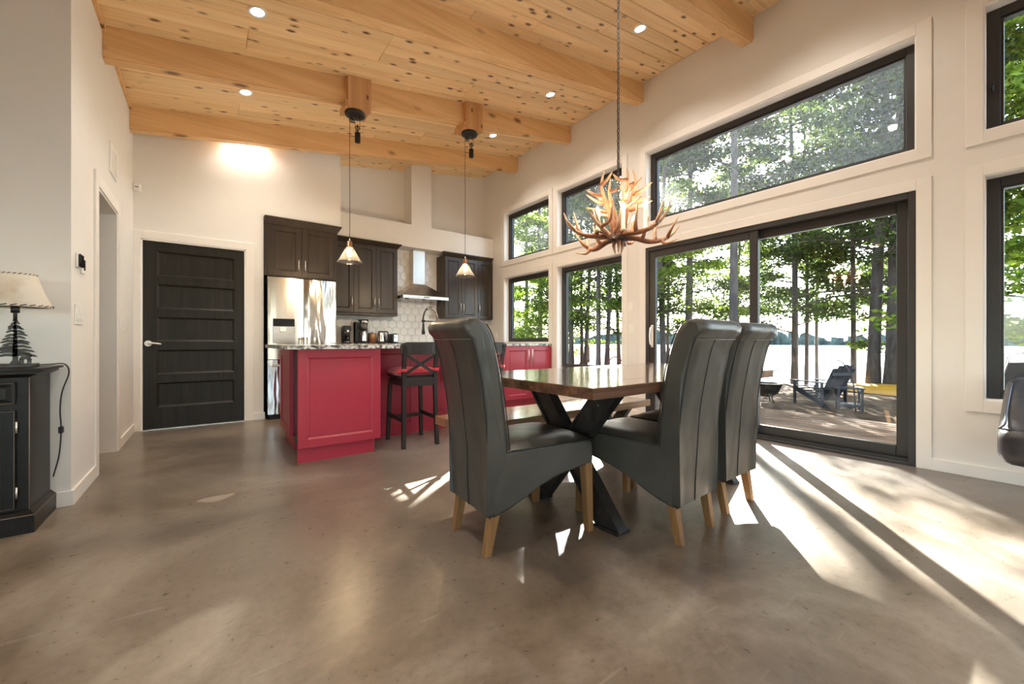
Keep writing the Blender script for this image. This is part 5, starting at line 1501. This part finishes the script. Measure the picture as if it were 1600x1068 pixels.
def foliage(name, centers, radii, per, size, mat, parent, flat=.35, elong=1.0):
    """many small leaf faces scattered in flattened clumps"""
    C_ = np.repeat(np.array(centers), per, axis=0); Rr = np.repeat(np.array(radii), per)
    n = len(C_)
    d = NR.normal(size=(n, 3)); d /= np.linalg.norm(d, axis=1)[:, None]
    rad = Rr*NR.rand(n)**.5
    P = C_ + d*rad[:, None]*np.array([1, 1, flat])
    P = P[sun_keep(P)]; n = len(P)
    if n == 0: return None
    s = size*(.55+.9*NR.rand(n))
    u = NR.normal(size=(n, 3)); u[:, 2] *= .5; u /= np.linalg.norm(u, axis=1)[:, None]
    w = NR.normal(size=(n, 3)); w -= u*(w*u).sum(1)[:, None]; w /= np.linalg.norm(w, axis=1)[:, None]
    u *= (s*elong*.5)[:, None]; w *= (s*.32)[:, None]
    V = np.empty((n, 4, 3)); V[:, 0] = P-u; V[:, 1] = P+w; V[:, 2] = P+u; V[:, 3] = P-w
    off = np.array(wloc(parent))
    V = (V-off).reshape(-1, 3).astype(np.float32)
    me = bpy.data.meshes.new(name)
    me.vertices.add(4*n); me.vertices.foreach_set('co', V.ravel())
    me.loops.add(4*n); me.loops.foreach_set('vertex_index', np.arange(4*n, dtype=np.int32))
    me.polygons.add(n); me.polygons.foreach_set('loop_start', np.arange(0, 4*n, 4, dtype=np.int32))
    me.polygons.foreach_set('loop_total', np.full(n, 4, dtype=np.int32))
    me.materials.append(mat); me.update(calc_edges=True)
    o = bpy.data.objects.new(name, me); COL.objects.link(o)
    if parent: o.parent = parent
    o['kind'] = 'stuff'
    return o
def tree(label, x, y, r, H=13, lean=(0, 0), h0=2.0, h1=None, L0=2.6, nb=26, mat='leaf1', per=120, size=.085, z0=None, group=None, flat=.36, elong=1.3, seed=None, crown=.8, kind='tree'):
    nb = int(nb*1.3); per = int(per*.92); h0 = h0-.45
    q = random.Random(seed if seed is not None else int(x*100+y*37))
    if z0 is None:
        z0 = -.52 if x < edge_x(y)-.6 else -.52-2.6*min(1, max(0, (x-edge_x(y)+.6)/3.2))
        if y > 9 and x < edge_x(y)-.6: z0 = -.30
    t = empty('tree', (x, y, z0), label, 'tree', group)
    n = 12; tp = []
    wx, wy = q.uniform(0, 6), q.uniform(0, 6)
    for k in range(n+1):
        f = k/n
        tp.append(Vector((x+lean[0]*f*H + .10*math.sin(wx+f*5)*f, y+lean[1]*f*H + .10*math.sin(wy+f*4)*f, z0-.05+f*H)))
    rs = [r*(1.25 if k == 0 else 1)*(1-.72*k/n) for k in range(n+1)]
    m = MB().tube(tp, rs, 9)
    m.build('trunk', M['bark'], t)
    bm_ = MB(); cs, rr = [], []
    def at(h):
        f = min(.999, max(0, (h-z0)/H))*n; i = int(f); return tp[i].lerp(tp[i+1], f-i)
    h1 = h1 or z0+H
    for k in range(nb):
        h = h0+(h1-h0)*((k+.5*q.random())/nb)
        a = q.uniform(0, 2*math.pi); L_ = L0*(1-.45*(h-h0)/max(1, h1-h0))*q.uniform(.55, 1.1)
        b = at(h); tip = b+Vector((math.cos(a)*L_, math.sin(a)*L_, q.uniform(-.22, .26)*L_))
        mid = b.lerp(tip, .5)+Vector((q.uniform(-.1, .1), q.uniform(-.1, .1), q.uniform(0, .12)))*L_
        bp = crom([b, mid, tip], 3)
        if not sun_keep(np.array([tuple(p) for p in bp]), True).all(): continue
        bm_.tube(bp, [max(.006, r*.26*(1-.85*i/(len(bp)-1))) for i in range(len(bp))], 5)
        for f in (.35, .62, .85, 1.0):
            p = b.lerp(mid, f*2) if f < .5 else mid.lerp(tip, (f-.5)*2)
            cs.append((p.x+q.uniform(-.2, .2), p.y+q.uniform(-.2, .2), p.z+q.uniform(-.05, .12))); rr.append(L_*q.uniform(.20, .34)*crown+.16)
    bm_.build('branches', M['bark'], t, fix=False, kind='stuff')
    foliage('foliage', cs, rr, per, size, M[mat], t, flat, elong)
    return t
G1 = 'trees on the bank beyond the patio door'
G2 = 'trees beyond the left-hand windows'
# big trunks on the bank, seen through the fixed door panel
tree('tall pine trunk standing second from the door mullion beyond the blue-grey chair', 16.24, 5.31, .115, lean=(.004, .004), h0=1.7, nb=34, L0=2.4, mat='leaf3', group=G1)
tree('slim trunk just right of the tall pine behind the blue-grey chair', 17.15, 5.25, .075, lean=(-.004, -.004), h0=2.4, nb=24, L0=2.0, mat='leaf1', group=G1)
tree('slim leafy tree rising behind the yellow hull', 16.3, 3.72, .085, lean=(.002, -.003), h0=1.2, nb=26, L0=1.7, mat='leaf1', group=G1)
tree('thick pine trunk leaning slightly right beyond the yellow hull', 15.3, 3.05, .165, lean=(.012, -.022), h0=2.6, nb=34, L0=2.9, mat='leaf3', group=G1)
tree('thin sapling between the two thick trunks at the right of the patio door', 17.9, 3.40, .06, h0=2.4, nb=18, L0=1.6, mat='leaf1', group=G1)
tree('thickest grey trunk seen at the right edge of the patio door glass', 15.3, 2.62, .205, lean=(.010, -.020), h0=2.7, nb=30, L0=2.9, mat='leaf3', group=G1)
# behind the sliding panel
tree('straight pine trunk in the middle of the sliding door panel', 12.9, 7.30, .115, h0=2.1, nb=34, L0=2.6, mat='leaf3', group=G1, lean=(0, .0))
tree('forked trunk left of the middle in the sliding door panel', 11.9, 7.55, .10, lean=(-.01, .03), h0=1.8, nb=28, L0=2.3, mat='leaf1', group=G1)
tree('leaning trunk near the pull handle of the sliding door panel', 11.2, 7.6, .085, lean=(.03, -.045), h0=2.2, nb=24, L0=2.1, mat='leaf2', group=G1)
tree('pale straight trunk beside the door mullion', 10.2, 4.62, .115, lean=(0, 0), h0=5.0, nb=18, L0=2.4, mat='leaf3', group=G1, H=12)
# left-hand windows
k_ = 0
lbl = ['pair of dark trunks at the left side of the tall window', 'leaning dark trunk in the left half of the tall window', 'dark straight trunk in the middle of the tall window',
       'trunk leaning towards the door side of the tall window', 'slim trunk at the right side of the tall window', 'trunk in the left of the kitchen window', 'straight trunk in the middle of the kitchen window', 'trunk at the right edge of the kitchen window']
for (x, y, r, le), lb in zip([(14.37, 14.22, .13, (0, .002)), (14.8, 13.7, .10, (.02, -.03)), (10.03, 8.72, .085, (.0, 0)), (14.3, 11.95, .11, (.025, -.03)), (17.4, 13.7, .10, (-.01, .02)),
                              (13.8, 17.1, .12, (0, 0)), (13.23, 15.3, .13, (.004, -.004)), (15.5, 18.0, .12, (.02, -.02))], lbl):
    dense = k_ >= 5
    tree(lb, x, y, r, lean=le, h0=.9 if dense else 2.1, nb=34 if dense else 28, L0=2.6, mat='leaf2' if dense else ('leaf1', 'leaf3')[k_ % 2], group=G2, per=130)
    k_ += 1
# right-hand window: leafy tree close to the deck, and fillers between trunks
tree('leafy tree with bright foliage beyond the right-hand window', 13.3, -.35, .12, h0=1.1, nb=34, L0=2.7, mat='leaf2', per=170, H=9, size=.11)
tree('dark pine behind the leafy tree, seen in the upper right-hand window', 14.2, .7, .13, h0=4.0, nb=24, L0=2.8, mat='leaf3', per=110, H=11)
fill = [(15.2, 14.3, 'tall'), (18.6, 17.0, 'tall'), (16.5, 12.2, 'tall'), (17.6, 14.6, 'tall'), (19.5, 12.4, 'tall'), (18.5, 7.6, 'leaf1'), (16.8, 9.4, 'leaf3'), (20.5, 9.0, 'leaf1'), (19.0, 2.0, 'leaf3'), (20.3, 5.8, 'leaf3'), (18.6, 11.6, 'leaf2'), (17.2, 16.2, 'leaf1'), (20.5, 14.5, 'leaf3'), (11.8, 13.0, 'leaf2'), (12.0, 19.5, 'leaf2'), (17.0, 21.0, 'leaf1'), (17.5, -2.5, 'leaf1')]  # the tall ones are added to block sunlight from the floor inside
fill_labels = ['tall dark tree behind the trunks of the tall window', 'tallest tree filling the upper kitchen window', 'tall dark crown left of the chandelier', 'tall crown behind the chandelier antlers', 'tall crown at the left end of the long upper window',
    'mid green tree behind the forked trunk of the sliding panel', 'dark tree deep behind the left of the sliding panel', 'mid green tree farthest out behind the sliding panel', 'dark tree behind the thick trunks at the right of the fixed panel', 'dark tree between the tall pine and the slim trunk, farther out',
    'bright leafy tree behind the left of the sliding panel', 'mid green tree behind the kitchen window trunks', 'dark tree farthest out behind the tall window', 'bright tree nearest behind the kitchen window', 'bright tree at the far left behind the kitchen window', 'mid green tree farthest left of all on the bank', 'mid green tree right of the leafy one, beyond the right-hand window']
for i, (x, y, mt) in enumerate(fill):
    z0 = None
    tall = mt == 'tall'
    t = tree(fill_labels[i], x, y, .085, h0=6.0 if tall else (2.6 if y < 12 else 1.4), H=17 if tall else 12, nb=30, L0=3.4 if tall else 2.6, mat='leaf3' if tall else mt, per=150 if tall else 110, group='background trees along the bank')
# low bushes beyond the kitchen window
for i, (x, y, mt) in enumerate([(11.0, 14.5, 'leaf2'), (12.6, 17.0, 'leaf2'), (10.4, 16.8, 'leaf1'), (14.8, 20.0, 'leaf2')]):
    t = empty('bush', (x, y, -.3), ['bright green bush, nearest beyond the kitchen window', 'bright green bush behind the nearest one beyond the kitchen window', 'mid green bush at the left beyond the kitchen window', 'farthest bright bush beyond the kitchen window'][i], 'bush', 'bushes beyond the kitchen window')
    MB().tube([(x, y, -.35), (x+.1, y, .3), (x+.2, y+.1, .9)], [.03, .022, .01], 6).build('stem', M['bark'], t)
    q = random.Random(i)
    foliage('foliage', [(x+q.uniform(-1.3, 1.3), y+q.uniform(-1.3, 1.3), q.uniform(-.1, 1.6)) for _ in range(22)], [.55]*22, 130, .12, M[mt], t, .7)

# ------------------------------------------------------------------ things outdoors
def place(o, loc, deg):
    o.location = loc; o.rotation_euler = (0, 0, math.radians(deg)); return o
# wooden lounge chair (local: faces +X, wide low seat, fan of back slats)
ad = empty('adirondack_chair', (0, 0, 0), 'blue-grey wooden slatted garden chair facing the lake, beyond the deck', 'garden chair')
for s_ in (-1, 1):
    MB().prism([(.36, .0), (.43, .0), (.43, .54), (.36, .54)], s_*.30-.012, s_*.30+.012, 'y').build('front_leg', M['adirondack'], ad)
    MB().prism([(-.48, .0), (-.40, .0), (.44, .31), (.44, .40), (.36, .40), (-.30, .13)], s_*.265-.012, s_*.265+.012, 'y').build('side_rail', M['adirondack'], ad)
    MB().prism([(-.34, .0), (-.27, .0), (-.27, .54), (-.34, .54)], s_*.30-.012, s_*.30+.012, 'y').build('rear_leg', M['adirondack'], ad)
    m = MB().prism([(-.40, s_*.33-.05), (.45, s_*.33-.075), (.50, s_*.33-.04), (.50, s_*.33+.04), (.45, s_*.33+.075), (-.40, s_*.33+.05)], .54, .565, 'z')
    m.build('armrest', M['adirondack'], ad)
for k in range(6):
    x = .42-.095*k; z = .40-.045*k
    MB().box(x-.042, -.28, z, x+.042, .28, z+.02, .003).build('seat_slat', M['adirondack'], ad)
for k in range(5):
    y = (k-2)*.105; h = .82-.022*(k-2)**2
    p, q = Vector((-.16, y*.9, .14)), Vector((-.16-.43*h/.8, y*1.12, .14+h))
    m = MB().bar(p, q, .104, .018, (0, 1, 0)); c = q
    m.build('back_slat', M['adirondack'], ad)
for f in (.35, .75):
    MB().box(-.20-.43*f+.0, -.26, .12+.8*f, -.17-.43*f, .26, .18+.8*f).build('back_rail', M['adirondack'], ad)
place(ad, (11.15, 3.12, -.505), 62)
tbl = empty('side_table', (0, 0, 0), 'small dark slatted side table beside the blue-grey garden chair', 'side table')
for k in range(5): MB().box(-.25+.102*k, -.24, .47, -.25+.102*k+.092, .24, .49, .003).build('top_slat', M['adirondack'], tbl)
for sx in (-1, 1):
    for sy in (-1, 1): MB().box(sx*.21-.022, sy*.19-.022, 0, sx*.21+.022, sy*.19+.022, .47, .003).build('leg', M['adirondack'], tbl)
    MB().box(sx*.21-.012, -.17, .09, sx*.21+.012, .17, .13).build('stretcher', M['adirondack'], tbl)
    MB().box(-.19, sx*.19-.012, .40, .19, sx*.19+.012, .47).build('apron', M['adirondack'], tbl)
MB().box(-.20, -.18, .125, .20, .18, .14).build('shelf', M['adirondack'], tbl)
place(tbl, (10.85, 2.55, -.505), 20)
stk = MB().tube(crom([(10.70, 2.40, -.50), (10.68, 2.44, .10), (10.66, 2.50, .34), (10.72, 2.62, .50), (10.80, 2.74, .55)], 6), .013, 8)
tag(stk.build('walking_stick', M['bark']), 'curved dark stick leaning against the garden side table', 'stick')
# upturned yellow hull
hull = empty('kayak', (14.7, 2.0, -.5), 'long yellow hull lying on the bank behind the garden chair', 'kayak')
A_, B_ = Vector((15.25, 4.1, -.5)), Vector((14.1, -.2, -.5)); ax_ = (B_-A_).normalized(); sd = Vector((-ax_.y, ax_.x, 0)); rows = []
for k in range(25):
    f = k/24; w_ = .30*math.sin(math.pi*min(1, max(0, f*.96+.02)))**.6; hh = .30*math.sin(math.pi*min(1, max(0, f*.96+.02)))**.4
    c_ = A_.lerp(B_, f)
    rows.append([tuple(c_ + sd*(w_*math.cos(a)) + Vector((0, 0, hh*math.sin(a)**.8 if math.sin(a) > 0 else 0))) for a in [math.pi*j/14 for j in range(15)]])
MB().grid(rows).build('hull', M['yellow'], hull)
MB().tube([tuple(Vector(r[0])) for r in rows], .018, 6).tube([tuple(Vector(r[-1])) for r in rows], .018, 6).build('gunwale', M['bark'], hull)
# fire bowl
fb = empty('fire_bowl', (10.7, 4.08, -.5), 'dark round metal fire bowl on three feet, near the door mullion', 'fire pit')
MB().lathe(10.7, 4.08, [(0, -.36), (.12, -.36), (.24, -.28), (.31, -.12), (.33, -.06), (.34, -.06), (.335, -.04), (.30, -.05), (.2, -.22), (0, -.30)], 24).build('bowl', M['dark_iron'], fb)
for k in range(3):
    a = 2.1*k; MB().rod((10.7+.16*math.cos(a), 4.08+.16*math.sin(a), -.33), (10.7+.24*math.cos(a), 4.08+.24*math.sin(a), -.51), .014).build('leg', M['dark_iron'], fb)
MB().lathe(10.7, 4.08, [(.30, -.055), (.36, -.05), (.36, -.04), (.30, -.04), (.30, -.055)], 24).build('rim', M['dark_iron'], fb)
# rust-red hoop-backed garden chair, seen low in the tall window
hc = empty('hoop_chair', (0, 0, 0), 'rust-red metal garden chair with rounded hoop back, seen low in the tall window', 'garden chair')
MB().tube([( -.22+.0*math.cos(a), .21*math.cos(a), .80+.26*math.sin(a)) for a in [math.pi*k/16 for k in range(17)]], .014, 8).rod((-.22, .21, .80), (-.20, .21, 0), .014).rod((-.22, -.21, .80), (-.20, -.21, 0), .014).build('back_hoop', M['rust'], hc)
for k in range(3):
    MB().rod((-.22, -.10+.10*k, .44), (-.22, -.10+.10*k, 1.03-.03*abs(k-1)), .008).build('spindle', M['rust'], hc)
MB().cyl(0, 0, .43, .45, .23, 24).build('seat', M['rust'], hc)
for s_ in (-1, 1): MB().rod((.17, s_*.14, .43), (.20, s_*.20, 0), .013).build('leg', M['rust'], hc)
place(hc, (8.0, 6.5, -.50), 200)
# metal patio chair beyond the right-hand window
pc = empty('patio_chair', (0, 0, 0), 'dark mesh patio chair with rounded metal frame beyond the right-hand window', 'chair')
fr_ = crom([(-.27, -.22, 0), (-.24, -.235, .42), (-.33, -.235, .80), (-.345, -.20, .885), (-.35, 0, .90), (-.345, .20, .885), (-.33, .235, .80), (-.24, .235, .42), (-.27, .22, 0)], 6)
MB().tube(fr_, .014, 8).build('back_frame', M['chrome'], pc)
MB().add([(-.245, -.225, .43), (-.245, .225, .43), (-.335, .225, .81), (-.335, -.225, .81), (-.235, -.225, .43), (-.235, .225, .43), (-.325, .225, .81), (-.325, -.225, .81)],
         [(0, 1, 2, 3), (7, 6, 5, 4), (0, 4, 5, 1), (1, 5, 6, 2), (2, 6, 7, 3), (3, 7, 4, 0)]).build('back_mesh', M['black_plastic'], pc)
MB().box(-.24, -.23, .41, .24, .23, .43, .005).build('seat', M['black_plastic'], pc)
for s_ in (-1, 1):
    MB().tube(crom([(.27, s_*.24, 0), (.24, s_*.24, .40), (.22, s_*.25, .62), (.10, s_*.255, .66), (-.28, s_*.24, .62)], 5), .013, 8).build('arm_frame', M['chrome'], pc)
place(pc, (6.15, .40, -.055), 60)
